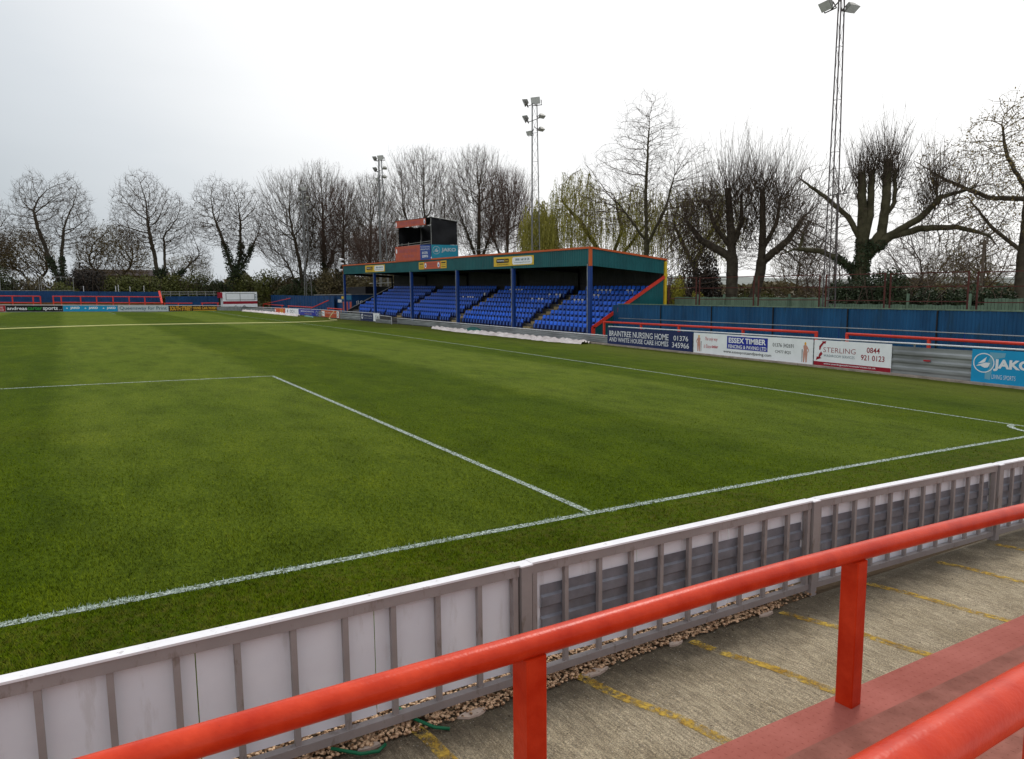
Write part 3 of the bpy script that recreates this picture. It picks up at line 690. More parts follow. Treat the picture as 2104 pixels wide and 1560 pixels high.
# --- advert boards on that barrier
XS = 43.635
def sgn(label, ya, yb, zt=None, bg=None, bot=None, grp='advert boards along the stand side of the pitch'):
    zt = zt or (lambda y: rA(y)-.07); bot = bot or (lambda y: g(BARX, y)+.08)
    xa, xb = barx(ya)-.065, barx(yb)-.065
    return Sign('advert_board', label, 'advert board', (xa, ya, bot(ya)), (xb, yb, bot(yb)), zt(ya)-bot(ya), bg, grp, .015, zt(yb)-bot(yb))
s = sgn('dark navy board with white capital lettering about care homes', 28.03, 20.80, bg=S_['navy'])
def serif(s, t, u0, v0, u1, v1, mat, bold=.0):
    """roman capitals: default letter forms with hairline feet at the top and bottom of the stems"""
    s.text(t, u0, v0, u1, v1, mat, bold)
    V, F = text_geo(t, bold); mn = V.min(0); mx = V.max(0); W = (V-mn)/(mx-mn)
    mb = MB(); th = .055*(v1-v0)
    for lev, sgn_ in ((0.012, 1), (.988, -1)):
        xs_ = np.sort(W[np.abs(W[:, 1]-lev) < .02][:, 0])
        if len(xs_) < 2: continue
        grp = []; cur = [xs_[0], xs_[0]]
        for x in xs_[1:]:
            if x-cur[1] < .013: cur[1] = x
            else: grp.append(cur); cur = [x, x]
        grp.append(cur)
        for a, b in grp:
            if b-a > .03: continue
            a -= .003; b += .003; U = lambda q: u0+(u1-u0)*q; vv = v0+(v1-v0)*(0 if sgn_ > 0 else 1)
            mb.add([s.at(U(a), vv, .0085), s.at(U(b), vv, .0085), s.at(U(b), vv+sgn_*th, .0085), s.at(U(a), vv+sgn_*th, .0085)], [(0, 1, 2, 3)])
    if mb.v: mb.build('serif', mat, s.root)
serif(s, 'BRAINTREE NURSING HOME', .025, .50, .745, .82, S_['ltext'], .004)
serif(s, 'AND WHITE HOUSE CARE HOMES', .025, .17, .745, .42, S_['ltext'], .003)
serif(s, '01376', .80, .52, .955, .78, S_['ltext'], .004); serif(s, '345966', .785, .15, .965, .42, S_['ltext'], .004)
s = sgn('white board with blue panel, telephone number and two printed pink figures', 20.72, 13.36, bg=S_['white'])
s.rect(.315, .34, .66, .93, S_['blue']); s.text('ESSEX TIMBER', .33, .62, .645, .87, S_['ltext'], .035); s.text('FENCING & PAVING LTD', .328, .38, .65, .54, S_['ltext'], .02)
s.text('www.essexpostsandpaving.com', .285, .10, .69, .27, S_['black'], .004)
s.text('01376 342691', .70, .60, .86, .76, S_['black'], .0); s.text('CM77 8QS', .72, .32, .84, .46, S_['black'], .0)
s.text('The only way', .105, .60, .225, .82, S_['pinkred'], -.004, shear=.06); s.text('is Essex', .10, .28, .17, .46, S_['pinkred'], -.004, shear=.06); s.text('timber', .175, .30, .235, .45, S_['pinkred'], .02)
s.figure(.052, .08, .84, S_['skin'], S_['amber']); s.figure(.945, .06, .84, S_['skin'], S_['amber'], -1)
s = sgn('white board with dark red band and swirling double arrow beside grey lettering', 13.30, 9.68, bg=S_['white'])
s.rect(0, 0, 1, .155, S_['maroon']); s.text('www.sterlingwashroomservices.co.uk', .14, .04, .82, .125, S_['ltext'], .01)
s.text('STERLING', .13, .54, .56, .73, S_['maroon'], -.012); s.text('WASHROOM SERVICES', .135, .36, .55, .46, S_['slate'], -.01)
s.text('0844', .70, .63, .86, .83, S_['maroon'], .01); s.text('921 0123', .63, .35, .92, .55, S_['maroon'], .01)
s.poly([(.03, .20), (.11, .30), (.085, .33), (.12, .46), (.10, .56), (.07, .44), (.065, .34), (.04, .34)], S_['maroon'], .006, 'emblem')
s.poly([(.165, .97), (.155, .86), (.135, .88), (.10, .74), (.085, .60), (.07, .62), (.07, .76), (.115, .92), (.10, .95)], S_['maroon'], .006, 'emblem')
s = sgn('bright blue board with white sail emblem at the right edge of the photo', 6.57, 3.55, bg=S_['sky'])
s.sail(.14, .60, .30, S_['ltext']); s.text('JAKO', .25, .38, .66, .74, S_['ltext'], .045); s.text('LIVING SPORTS', .24, .14, .50, .27, S_['ltext'], -.008)
s.poly([(.16, .12), (.16, .30), (.21, .45), (.18, .60), (.21, .80), (.20, .93), (.38, .93), (.37, .80), (.24, .72), (.235, .34), (.22, .10)], S_['wornsky'], .002, 'worn_patch')
# small red reflector on the bare sheeting
mb = MB(); mb.span(43.60, 43.655, 8.10, 8.35, .02, .075); tag(mb.build('reflector', S_['red']), 'small red reflector on the bare corrugated barrier', 'reflector')
# left of the gate
zc = lambda y: rC(y)-.03; bc = lambda y: g(barx(y), y)+.10
gl_ = 'small advert boards between the stand and the far corner'
s = sgn('small navy board with white round crest below the first seats', 72.4, 68.5, zc, S_['navy'], bc, gl_)
s.disc(.14, .52, .34, S_['ltext']); s.disc(.14, .52, .18, S_['navy'], .007); s.text('The National League Trust', .28, .50, .93, .78, S_['ltext'], .0); s.text('supporting communities', .28, .22, .93, .42, S_['grey'], -.01)
s = sgn('small white board with grey emblem just left of the gate', 68.4, 66.6, zc, S_['white'], bc, gl_)
s.disc(.42, .46, .30, S_['grey'], ring=.3); s.text('N', .66, .3, .86, .7, S_['black'], .02)
s = sgn('orange board with white end panels under the yellow hose', 87.3, 79.9, zc, S_['orange'], bc, gl_)
s.rect(.03, .12, .20, .88, S_['white']); s.text('sports', .06, .35, .18, .6, S_['slate']); s.rect(.86, .06, .98, .94, S_['white']); s.disc(.92, .5, .34, S_['black'], .006, .3, asp=.035)
s.text('ONE TEAM ONE TOWN', .26, .55, .82, .75, S_['ltext'], -.01); s.text('COMMUNITY CLUB', .26, .22, .82, .42, S_['ghost'], -.01)
s = sgn('dark blue board with white and cream lettering and a ring emblem', 94.9, 87.9, zc, S_['blue'], bc, gl_)
s.text('MCDONALD MARKETING', .12, .55, .74, .80, S_['ltext'], .01); s.text('01376 552 244', .28, .18, .62, .38, S_['yellow'], .0); s.disc(.86, .5, .36, S_['grey'], ring=.25)
s = sgn('white board with thin black oval letters and fine print', 99.6, 93.5, zc, S_['white'], bc, gl_)
for q in (.32, .42): s.disc(q, .55, .26, S_['black'], ring=.18, asp=.045)
s.text('OCN', .28, .35, .55, .75, S_['black'], -.02); s.text('financial and legal services', .60, .58, .97, .68, S_['grey']); s.text('for sport and business', .60, .34, .9, .44, S_['grey'])
s.text('I', .12, .3, .16, .8, S_['slate'])
s = sgn('orange board with yellow marks, farthest left on the stand side', 103.6, 99.7, zc, S_['orange'], bc, gl_)
s.text('22', .5, .42, .82, .88, S_['yellow'], .02); s.rect(.5, .1, .8, .3, S_['yellow']); s.rect(.02, .3, .1, .75, S_['white']); s.poly([(.12, .2), (.45, .6), (.45, .7), (.12, .3)], S_['red'])

# ------------------------------------------------------------------ far end barrier and boards (behind the far goal)
def zD(x): return 1.09-.0178*(x-6.9) if x > -10 else 1.39
YD = 118.0
root = empty('perimeter_barrier', (15, YD, zD(15)), 'long grey barrier with pale top rail behind the far goal line', 'barrier', 'steel barrier sections round the pitch')
mb = MB(); mb.hexa([(-12, YD, .8), (39.8, YD, .0), (39.8, YD+.04, .0), (-12, YD+.04, .8)], [(-12, YD, zD(-12)+.82), (39.8, YD, zD(39.8)+.80), (39.8, YD+.04, zD(39.8)+.80), (-12, YD+.04, zD(-12)+.82)])
mb.build('sheeting', M_['galv'], root)
mb = MB(); mb.bar((-12, YD-.02, zD(-12)+1.05), (36.8, YD-.02, zD(36.8)+.96), .09, .09); mb.build('top_rail', M_['whitepipe'], root)
mb = MB(); mb.tube([(36.8, YD, zD(36.8)+.94), (39.8, YD, 1.30)], .035, 8); mb.build('end_rail', M_['whitepipe'], root)
for i, x in enumerate(np.linspace(-10, 39.6, 17)):
    mb = MB(); mb.span(x-.03, x+.03, YD+.042, YD+.09, zD(x)-.1, zD(x)+.92); mb.build('post', M_['galv'], root)
def fs(label, x0, x1, bg):
    return Sign('advert_board', label, 'advert board', (x0, YD-.03, zD(x0)+.05), (x1, YD-.03, zD(x1)+.05), .86, bg, 'advert boards behind the far goal line', .02)
s = fs('red board cut off by the left edge of the photo', 1.5, 7.55, S_['red']); s.text('CARS', .88, .5, .96, .8, S_['ltext']); s.text('SALES', .86, .15, .97, .4, S_['ltext'])
s = fs('long black board with white and green lower case lettering', 7.62, 14.5, S_['black'])
s.text('andreas', .02, .24, .365, .80, S_['ltext'], .02); s.text('carter', .375, .24, .635, .78, S_['green'], .02); s.text('sports', .645, .06, .91, .80, S_['ltext'], .02); s.text('.co.uk', .92, .24, .99, .40, S_['ltext'])
for i in range(3):
    s = fs(['leftmost light blue sail-emblem board, next to the long black board', 'middle one of the three light blue sail-emblem boards', 'rightmost light blue sail-emblem board, next to the pale grey board'][i], 14.55+2.36*i, 14.55+2.36*(i+1)-.02, S_['sky'])
    s.sail(.2, .56, .26, S_['ltext'], False); s.text('JAKO', .38, .32, .90, .80, S_['ltext'], .07)
s = fs('pale grey board with large slate serif lettering', 21.68, 28.65, S_['pale']); serif(s, 'Queensway for Print', .03, .10, .97, .88, S_['slate'], .012)
s = fs('black board with amber lettering and an amber underline', 28.75, 35.9, S_['black'])
s.text('SOUTH STREET', .02, .12, .47, .88, S_['amber'], .03); s.text('HAND CAR WASH', .49, .38, .985, .86, S_['amber'], .03); s.rect(.49, .14, .985, .24, S_['amber'])

# ------------------------------------------------------------------ vertical ribbed sheets
def ribbed(name, P0, P1, z0, z1, mat, parent=None, pitch=.25, depth=.035, nrm=None, mi=0):
    """P0,P1 ends (x,y); z0,z1 functions of t in 0..1; ribs along the run"""
    P0 = np.array(P0, float); P1 = np.array(P1, float); Ln = np.linalg.norm(P1-P0); n = max(1, int(Ln/pitch)); T = (P1-P0)/Ln
    Nv = np.array([T[1], -T[0]]) if nrm is None else np.array(nrm); ts = []; ds = []
    for i in range(n):
        for a, d in ((0, 0), (.52, 0), (.62, 1), (.90, 1)): ts.append((i+a)/n); ds.append(d)
    ts.append(1); ds.append(0); vs = []
    for t, d in zip(ts, ds):
        p = P0+(P1-P0)*t+Nv*d*depth; vs += [(p[0], p[1], z0(t)), (p[0], p[1], z1(t))]
    mb = MB(); mb.add(vs, [(2*i, 2*i+2, 2*i+3, 2*i+1) for i in range(len(ts)-1)])
    return mb.build(name, mat, parent)

# ------------------------------------------------------------------ covered seated stand
XF, XB = 45.5, 52.35; Y0, Y1 = 32.17, 83.1
SL = .0149
def zs(y): return SL*(y-Y0)                   # the ground beside the stand rises away from the camera
def pz(x): return (x-XF)/(XB-XF)
ST = empty('covered_stand', (XF, Y0, zs(Y0)-.35), 'long covered stand with blue seats, teal cladding and orange roof trim', 'stand')
cols = [32.17, 42.1, 51.8, 62.05, 72.5, 83.05]
for y in cols:
    mb = MB(); mb.span(XF-.02, XF+.20, y+.005, y+.33, zs(y)-.45, zs(y)+4.95); mb.build('column', M_['blue_post'], ST)
    mb = MB(); mb.span(XF-.035, XF-.021, y+.26, y+.335, zs(y)-.35, zs(y)+4.9); mb.build('column_flange', M_['galv'], ST)
ft0, ft1, fb0, fb1 = 6.03, 6.80, 4.76, 5.66   # fascia top / bottom, near and far
ribbed('front_fascia', (XF-.02, Y1+.15), (XF-.02, Y0+.10), lambda t: fb1+(fb0-fb1)*t, lambda t: ft1+(ft0-ft1)*t-.11, M_['teal'], ST, .27, .03, (-1, 0))
ribbed('side_fascia', (XF+.10, Y0-.02), (XB, Y0-.02), lambda t: fb0+(4.26-fb0)*t, lambda t: ft0-.11+(5.40-ft0)*t, M_['teal'], ST, .27, .03, (0, -1))
mb = MB()
mb.bar((XF-.07, Y1+.2, ft1-.045), (XF-.07, Y0-.06, ft0-.045), .10, .135); mb.bar((XF-.0, Y0-.07, ft0-.047), (XB+.25, Y0-.07, 5.28), .10, .13)
mb.span(XF-.075, XF+.11, Y0-.075, Y0+.105, fb0-.02, ft0-.115)
mb.span(XF-.06, XF+.05, Y1+.16, Y1+.22, fb1, ft1-.115)
mb.build('roof_trim', M_['orange'], ST)
mb = MB(); rzb = lambda y: 5.30+(y-Y0)*.0149
mb.hexa([(XF, Y0, ft0-.16), (XB+.3, Y0, 5.17), (XB+.3, Y1+.1, 5.17+.76), (XF, Y1+.1, ft1-.16)], [(XF, Y0, ft0-.06), (XB+.3, Y0, 5.25), (XB+.3, Y1+.1, 5.25+.76), (XF, Y1+.1, ft1-.06)])
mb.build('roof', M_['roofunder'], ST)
for y in cols:                                  # roof frames and rear uprights
    mb = MB(); o = .15; mb.bar((XF+.2, y+o, zs(y)+4.95), (XB-.1, y+o, zs(y)+4.6), .12, .28)
    mb.span(XB-.3, XB-.1, y+o-.06, y+o+.06, zs(y)+2.6, zs(y)+4.8); mb.build('roof_frame', M_['blackm'], ST)
mb = MB(); mb.bar((XB-.05, Y0, 3.55), (XB-.05, Y1, 3.55+.76), .06, .12); mb.build('wall_rail', M_['blackm'], ST)
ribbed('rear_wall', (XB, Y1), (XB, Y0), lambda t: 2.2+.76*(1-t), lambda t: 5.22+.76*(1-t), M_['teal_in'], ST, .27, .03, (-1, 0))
ribbed('side_wall', (XF+.25, Y0-.01), (XB, Y0-.01), lambda t: -.5, lambda t: .42+3.46*t, M_['teal'], ST, .27, .03, (0, -1))
mb = MB(); mb.bar((XF+.18, Y0-.09, .52), (XB, Y0-.09, 4.02), .10, .22); mb.span(XF+.07, XF+.33, Y0-.14, Y0-.04, -.40, .55); mb.build('side_handrail', M_['redfar'], ST)
mb = MB(); mb.span(XB+.02, XB+.24, Y0-.12, Y0+.08, 1.0, 5.16); mb.span(XB-.04, XB+.28, Y0-.14, Y0-.121, 4.05, 4.28); mb.build('corner_post', M_['yellowpost'], ST)
# seating terrace: 9 rows
NR = 8; RD = .79; X0R = 46.05
rise = (2.66-(-.02))/(NR-1)
def rz(k, y): return -.06+rise*k+zs(y)
mb = MB()
for k in range(NR):
    xa = X0R-.28+RD*k; xb = xa+RD
    mb.hexa([(xa, Y0+.05, -.5), (xb, Y0+.05, -.5), (xb, Y1+.2, -.5+.76), (xa, Y1+.2, -.5+.76)], [(xa, Y0+.05, rz(k, Y0)), (xb, Y0+.05, rz(k, Y0)), (xb, Y1+.2, rz(k, Y1)), (xa, Y1+.2, rz(k, Y1))])
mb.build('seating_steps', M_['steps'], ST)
def aisle_y(j, x):
    a, b = [(41.25, 42.2), (53.9, 57.0), (67.3, 73.0)][j]; t = (x-46.3)/5.2; return a+(b-a)*t*.18
AW = .55
for j in range(3):
    mb = MB()
    for k in range(NR):
        x = X0R-.28+RD*k; yc = aisle_y(j, x)
        mb.span(x-.006, x+.10, yc-AW, yc+AW, rz(k, yc)-.03, rz(k, yc)+.006)
        if k < NR-1: mb.span(x+RD/2, x+RD-.01, yc-AW, yc+AW, rz(k, yc), rz(k, yc)+rise/2); mb.span(x+RD/2-.01, x+RD/2+.09, yc-AW+.01, yc+AW-.01, rz(k, yc)+rise/2-.03, rz(k, yc)+rise/2+.006)
    mb.build('aisle_nosing', M_['stepedge'], ST)
# far end raking handrail and open side frame
mb = MB(); mb.tube([(46.0, Y1+.15, 1.14), (52.9, Y1+.15, 4.5)], .045, 8); mb.build('far_handrail', M_['scaff'], ST)
mb = MB(); mb.hexa([(45.9, Y1+.25, -.2), (52.3, Y1+.25, -.2), (52.3, Y1+.3, -.2), (45.9, Y1+.3, -.2)], [(45.9, Y1+.25, 1.0), (52.3, Y1+.25, 4.1), (52.3, Y1+.3, 4.1), (45.9, Y1+.3, 1.0)]); mb.build('far_side_wall', M_['roofunder'], ST)

# seats
def seat_mesh(white):
    mb = MB(); mb.mi = 0
    # backrest, curved shell leaning back (away from pitch, +x)
    n = 5; vs = []
    for i in range(n):
        t = i/(n-1)*2-1; c = .035*(1-t*t); y = t*.205
        for z, lx in ((.40, .0), (.62, .03), (.76-.03*t*t, .06)): vs += [(.17+lx+c, y, z), (.20+lx+c, y, z)]
    f = []
    for i in range(n-1):
        for j in range(2):
            a = i*6+j*2; b = a+6
            f += [(a, a+2, b+2, b), (a+1, b+1, b+3, a+3)]
        f.append((i*6+4, i*6+5, i*6+11, i*6+10))
    mb.add(vs, f)
    # folded pan in front
    mb.mi = 1; mb.hexa([(.03, -.19, .14), (.10, -.19, .12), (.10, .19, .12), (.03, .19, .14)], [(.08, -.19, .49), (.15, -.19, .49), (.15, .19, .49), (.08, .19, .49)])
    pw_ = .14 if white else .085
    mb.mi = 2; mb.hexa([(.022, -pw_, .18), (.03, -pw_, .18), (.03, pw_, .18), (.022, pw_, .18)], [(.062, -pw_, .47), (.072, -pw_, .47), (.072, pw_, .47), (.062, pw_, .47)])
    mb.mi = 1; mb.span(.10, .22, -.03, .03, 0, .40)
    me = bpy.data.meshes.new('seat'); me.from_pydata(mb.v, [], mb.f); me.polygons.foreach_set('material_index', mb.m)
    for m_ in (M_['seat'], M_['seat_dark'], M_['seat_white' if white else 'seat_pale']): me.materials.append(m_)
    me.update(); return me
SM, SMW = seat_mesh(False), seat_mesh(True)
white = {(7, 34.9), (7, 35.4), (7, 37.6), (7, 38.1), (7, 38.7), (7, 39.2), (7, 40.2), (7, 50.2), (7, 50.8), (7, 51.4), (7, 52.0), (7, 52.6), (6, 37.8), (6, 38.4), (6, 43.3), (6, 43.9), (6, 44.5), (6, 54.2), (6, 54.8), (6, 56), (5, 40.0), (5, 39.4), (5, 38.8), (5, 44.8), (5, 45.4), (5, 46.0), (5, 57.2), (5, 57.8), (5, 58.4), (5, 59)}
allseats = []
for k in range(NR):
    y = Y0+.55
    while y < Y1-1.2-(0 if k else 2):
        x = X0R+RD*k
        if k == 8 and False: pass
        bl = 0; ok = True
        for j in range(3):
            yc = aisle_y(j, x)
            if abs(y-yc) < AW+.26: ok = False
            if y > yc: bl = j+1
        if k == 0 and (int(y*1.9) % 9 in (0,) and y > 50): ok = False
        if ok:
            wh = any(a == k and abs(b-y) < .26 for a, b in white)
            allseats.append((y, k, x, bl, wh))
        y += .52
allseats.sort(); keep, rest = allseats[:300], allseats[300:]
rown = ['front', 'second', 'third', 'fourth', 'fifth', 'sixth', 'seventh', 'eighth', 'top']
bln = ['nearest block before the first aisle', 'second block from the near end', 'third block from the near end', 'farthest block']
for (y, k, x, bl, wh) in keep:
    o = link('stadium_seat', SMW if wh else SM, None, (x, y, rz(k, y)))
    if wh: tag(o, 'blue seat with a white patch, %s row, %s' % (rown[k], bln[bl]), 'seat', 'white-patched seats in the %s row %s' % (rown[k], bln[bl]))
    else: tag(o, 'plain blue seat, %s row, %s' % (rown[k], bln[bl]), 'seat', 'blue seats in the %s row %s' % (rown[k], bln[bl]))
def merged_seats():
    V = []; F = []; MI = []; b = 0
    for me_, fl in ((SM, False), (SMW, True)):
        n = len(me_.vertices); co = np.empty(n*3, np.float32); me_.vertices.foreach_get('co', co); co = co.reshape(-1, 3)
        fs_ = [tuple(p.vertices) for p in me_.polygons]; mi_ = [p.material_index for p in me_.polygons]
        for (y, k, x, bl, wh) in rest:
            if wh != fl: continue
            V.append(co+np.array([x, y, rz(k, y)])); F += [tuple(q+b for q in f) for f in fs_]; MI += [3 if (fl and m_ == 2) else m_ for m_ in mi_]; b += n
    me = bpy.data.meshes.new('distant_seats'); me.from_pydata(np.concatenate(V).tolist(), [], F)
    for m_ in (M_['seat'], M_['seat_dark'], M_['seat_pale'], M_['seat_white']): me.materials.append(m_)
    me.polygons.foreach_set('material_index', MI); me.update()
    tag(link('distant_seats', me), 'rows of blue seats in the farther half of the covered stand', 'seats', kind='stuff')
merged_seats()

# fascia signs
def fsg(label, ya, yb, zta, ztb, zba, zbb, bg):
    return Sign('fascia_sign', label, 'sign', (XF-.075, ya, zba), (XF-.075, yb, zbb), zta-zba, bg, 'signs on the front fascia of the stand', .02, ztb-zbb)
for lab, q in (('yellow and white sign at the far left end of the teal fascia', (75.15, 69.05, 6.44, 6.33, 5.64, 5.56)), ('large yellow and white sign on the teal fascia near the right end', (45.06, 39.05, 5.93, 5.83, 5.16, 5.12))):
    s = fsg(lab, *q, S_['yellow'])
    s.rrect(.07, .36, .40, .80, S_['black']); s.text('Ironmongery', .09, .47, .275, .72, S_['ltext'], .02, name='lettering'); s.text('Direct', .28, .49, .385, .72, S_['yellow'], .02)
    s.text('MASTERS OF OUR TRADE', .085, .12, .385, .24, S_['black'], .01)
    s.rrect(.485, .10, .965, .90, S_['ltext']); s.text('0808 168 28 28', .56, .50, .90, .76, S_['slate'], .025); s.text('IronmongeryDirect.com', .54, .22, .92, .40, S_['slate'], .01)
s = fsg('orange sign with yellow end panels and two round white crests below the gantry', 59.98, 53.8, 6.16, 6.10, 5.46, 5.38, S_['orange'])
for a in (0, .80):
    s.rect(a, 0, a+.20, 1, S_['yellow']); s.rect(a+.03, .66, a+.17, .82, S_['black'], .006); s.rect(a+.03, .42, a+.17, .47, S_['black'], .006); s.rect(a+.03, .16, a+.17, .24, S_['black'], .006)
for a in (.255, .725): s.disc(a, .5, .36, S_['ltext'], asp=.038); s.disc(a, .42, .14, S_['blue'], .007, asp=.018)
s.text('BRAINTREE', .33, .52, .66, .8, S_['ghost']); s.text('TOWN FC', .36, .2, .62, .44, S_['ghost'])

# camera gantry on the roof
GA = empty('camera_gantry', (46.8, 61.2, 6.3), 'scaffold camera gantry with black drapes and faded red banners on the stand roof', 'gantry')
gx0, gx1, gy0, gy1 = 45.38, 48.3, 56.98, 65.5
def drape(name, P0, P1, z0, z1, amp=.05, seed=0):
    P0 = Vector(P0); P1 = Vector(P1); nx, nz_ = 16, 8; D = (P1-P0).normalized(); Nn = Vector((D.y, -D.x, 0)); vs = []
    for j in range(nz_+1):
        for i in range(nx+1):
            s_, t = i/nx, j/nz_; w_ = amp*(math.sin(s_*9+seed+t*3)+.6*math.sin(s_*4-t*6+seed))*(.3+t*(1-t)*3)
            sag = -.22*math.sin(math.pi*s_)*t*.6
            p = P0+(P1-P0)*s_+Nn*w_; vs.append((p.x, p.y, (z0[0]+(z0[1]-z0[0])*s_)*(1-t)+(z1[0]+(z1[1]-z1[0])*s_)*t+sag*.3))
    mb = MB(); mb.add(vs, [(j*(nx+1)+i, j*(nx+1)+i+1, (j+1)*(nx+1)+i+1, (j+1)*(nx+1)+i) for j in range(nz_) for i in range(nx)])
    return mb.build(name, M_['black'], GA, smooth=True)
drape('side_drape', (gx0+.05, gy0, 0), (gx1, gy0, 0), (7.74, 7.80), (10.30, 10.03), .06)
drape('back_drape', (gx1, 66.2, 0), (gx1, gy0+1.7, 0), (7.4, 7.4), (10.35, 10.2), .05, 2)
drape('end_drape', (gx0+.3, gy1, 0), (gx1, gy1, 0), (7.6, 7.6), (10.2, 10.2), .05, 4)
mb = MB(); mb.hexa([(gx0-.05, gy0-.1, 10.34), (gx1, gy0-.1, 10.04), (gx1, gy1+.2, 10.42), (gx0-.05, gy1+.2, 10.74)], [(gx0-.05, gy0-.1, 10.38), (gx1, gy0-.1, 10.08), (gx1, gy1+.2, 10.46), (gx0-.05, gy1+.2, 10.78)]); mb.build('canopy', M_['blackm'], GA)
mb = MB(); mb.hexa([(gx0+.1, gy0, 7.0), (gx1, gy0, 6.9), (gx1, gy1, 7.0), (gx0+.1, gy1, 7.1)], [(gx0+.1, gy0, 7.06), (gx1, gy0, 6.96), (gx1, gy1, 7.06), (gx0+.1, gy1, 7.16)]); mb.build('deck', M_['scaff'], GA)
s = Sign('x', None, None, (gx0-.04, 65.72, 6.54), (gx0-.04, 59.42, 6.37), 1.50, S_['orangered'], parent=GA, hr=1.51)
s.disc(.055, .68, .17, S_['ltext'], asp=.03); s.text('BRAINTREE TOWN FC', .16, .55, .9, .8, S_['ghost'], .0); s.text('THE IRON', .3, .2, .75, .4, S_['ghost'])
s = Sign('x', None, None, (gx0-.04, 59.40, 6.36), (gx0-.04, 57.0, 6.34), 1.52, S_['midblue'], parent=GA, hr=1.42)
s.text('The Community Stadium', .04, .80, .94, .90, S_['ltext']); s.text('of Braintree Town F.C.', .04, .66, .94, .76, S_['ltext']); s.text('01376', .2, .38, .72, .55, S_['ltext'], .03); s.text('339976', .2, .14, .76, .32, S_['ltext'], .03)
s = Sign('x', None, None, (gx0-.03, 65.5, 10.02), (gx0-.03, 58.0, 9.74), .74, S_['orangered'], parent=GA, hr=.68)
s.disc(.965, .5, .36, S_['ltext'], asp=.026); s.disc(.965, .4, .14, S_['blue'], .007, asp=.012); s.disc(.03, .45, .36, S_['ltext'], asp=.02); s.text('WELCOME TO BRAINTREE', .15, .3, .82, .72, S_['ghost'])
s = Sign('x', None, None, (gx0+.02, gy0-.06, 6.28), (gx1, gy0-.06, 6.38), 1.47, S_['teal'], parent=GA, hr=1.40)
s.sail(.18, .64, .27, S_['grey']); s.text('JAKO', .37, .48, .93, .80, S_['grey'], .045)
mb = MB()
for (x, y) in ((gx0+.05, gy0-.02), (gx1+.05, gy0-.02), (gx0+.12, gy1), (gx1, gy1), (gx0+.1, 62.5), (gx0+.1, 59.5), (gx0+.1, 64.2)):
    mb.tube([(x, y, 6.3 if x > gx0+.2 else 6.6), (x, y, 8.35 if 59 < y < 65 else 10.55)], .03, 7)
for z in (8.0, 8.2): mb.tube([(gx0+.08, gy1, z), (gx0+.08, gy0, z-.08)], .028, 7)
mb.tube([(gx0-.1, gy0-.05, 10.42), (gx1+.25, gy0-.05, 10.12)], .035, 7); mb.tube([(gx0, gy0+.2, 9.5), (gx0, gy0-.1, 9.95)], .03, 7)
mb.tube([(46.4, gy0-.05, 10.15), (46.4, gy0-.05, 11.1)], .03, 7); mb.build('scaffold', M_['scaff'], GA)
# roof walkway rail right of the gantry and speakers left end
RR = empty('roof_guardrail', (49.5, 52, 5.8), 'scaffold guardrail and ladder lying on the stand roof right of the gantry', 'guardrail')
mb = MB()
for z in (6.75, 7.25): mb.tube([(49.5, 56.8, z), (49.5, 49.6, z-.1)], .025, 6)
for y in (56.5, 53.0, 50.6, 49.7): mb.tube([(49.5, y, 5.7), (49.5, y, 7.3)], .025, 6)
mb.build('rail', M_['scaff'], RR)
mb = MB(); mb.bar((45.9, 56.6, 6.42), (45.9, 49.4, 6.33), .10, .05); mb.bar((46.25, 56.6, 6.45), (46.25, 49.4, 6.36), .10, .05)
for i in range(18): y = 56.4-i*.4; mb.bar((45.9, y, 6.40), (46.25, y, 6.42), .03, .03)
mb.build('ladder', M_['whitepipe'], RR)
for i, z in enumerate((7.55, 7.0, 6.2)):
    mb = MB(); c = (XF-.1, Y1+.5, z); mb.tube([(c[0]+.3, c[1], z), (c[0]+.05, c[1], z), (c[0]-.25, c[1], z-.05)], [.08, .14, .26 if i < 2 else .2], 10)
    mb.span(c[0]+.1, c[0]+.16, c[1]-.5, c[1], z-.03, z+.03)
    tag(mb.build('loudspeaker', M_['whitepipe'], smooth=False), ['topmost white horn speaker at the far left corner of the stand roof', 'middle white horn speaker at the far left corner of the stand roof', 'lowest small white horn speaker at the far left corner of the stand'][i], 'loudspeaker', 'horn speakers at the far end of the stand roof')
# ------------------------------------------------------------------ blue fence and red barriers right of the stand
ZT = lambda y: 1.96+.006*(y-6)
FB = empty('sheet_fence', (47.5, 14, -.6), 'long blue corrugated fence running right from the covered stand', 'fence')
ends = [31.6, 27.3, 23.0, 18.6, 14.2, 9.9, 5.5, 1.0, -4.0, -9]
for a, b in zip(ends[:-1], ends[1:]):
    ribbed('sheet', (47.5, a-.01), (47.5, b+.01), lambda t: -.9, lambda t: ZT(a+(b-a)*t)-.03, M_['blue_fence'], FB, .30, .035, (-1, 0))
    mb = MB(); mb.span(47.44, 47.475, b-.03, b+.03, -.8, ZT(b)-.04); mb.build('joint_strip', M_['blackm'], FB)
mb = MB(); mb.bar((47.49, 31.6, ZT(31.6)), (47.49, -9, ZT(-9)), .10, .05); mb.build('capping', M_['timber'], FB)
ribbed('return_sheet', (47.5, 31.62), (47.5, Y0-.06), lambda t: -.8, lambda t: 2.05, M_['blue_fence'], FB, .3, .03, (-1, 0))
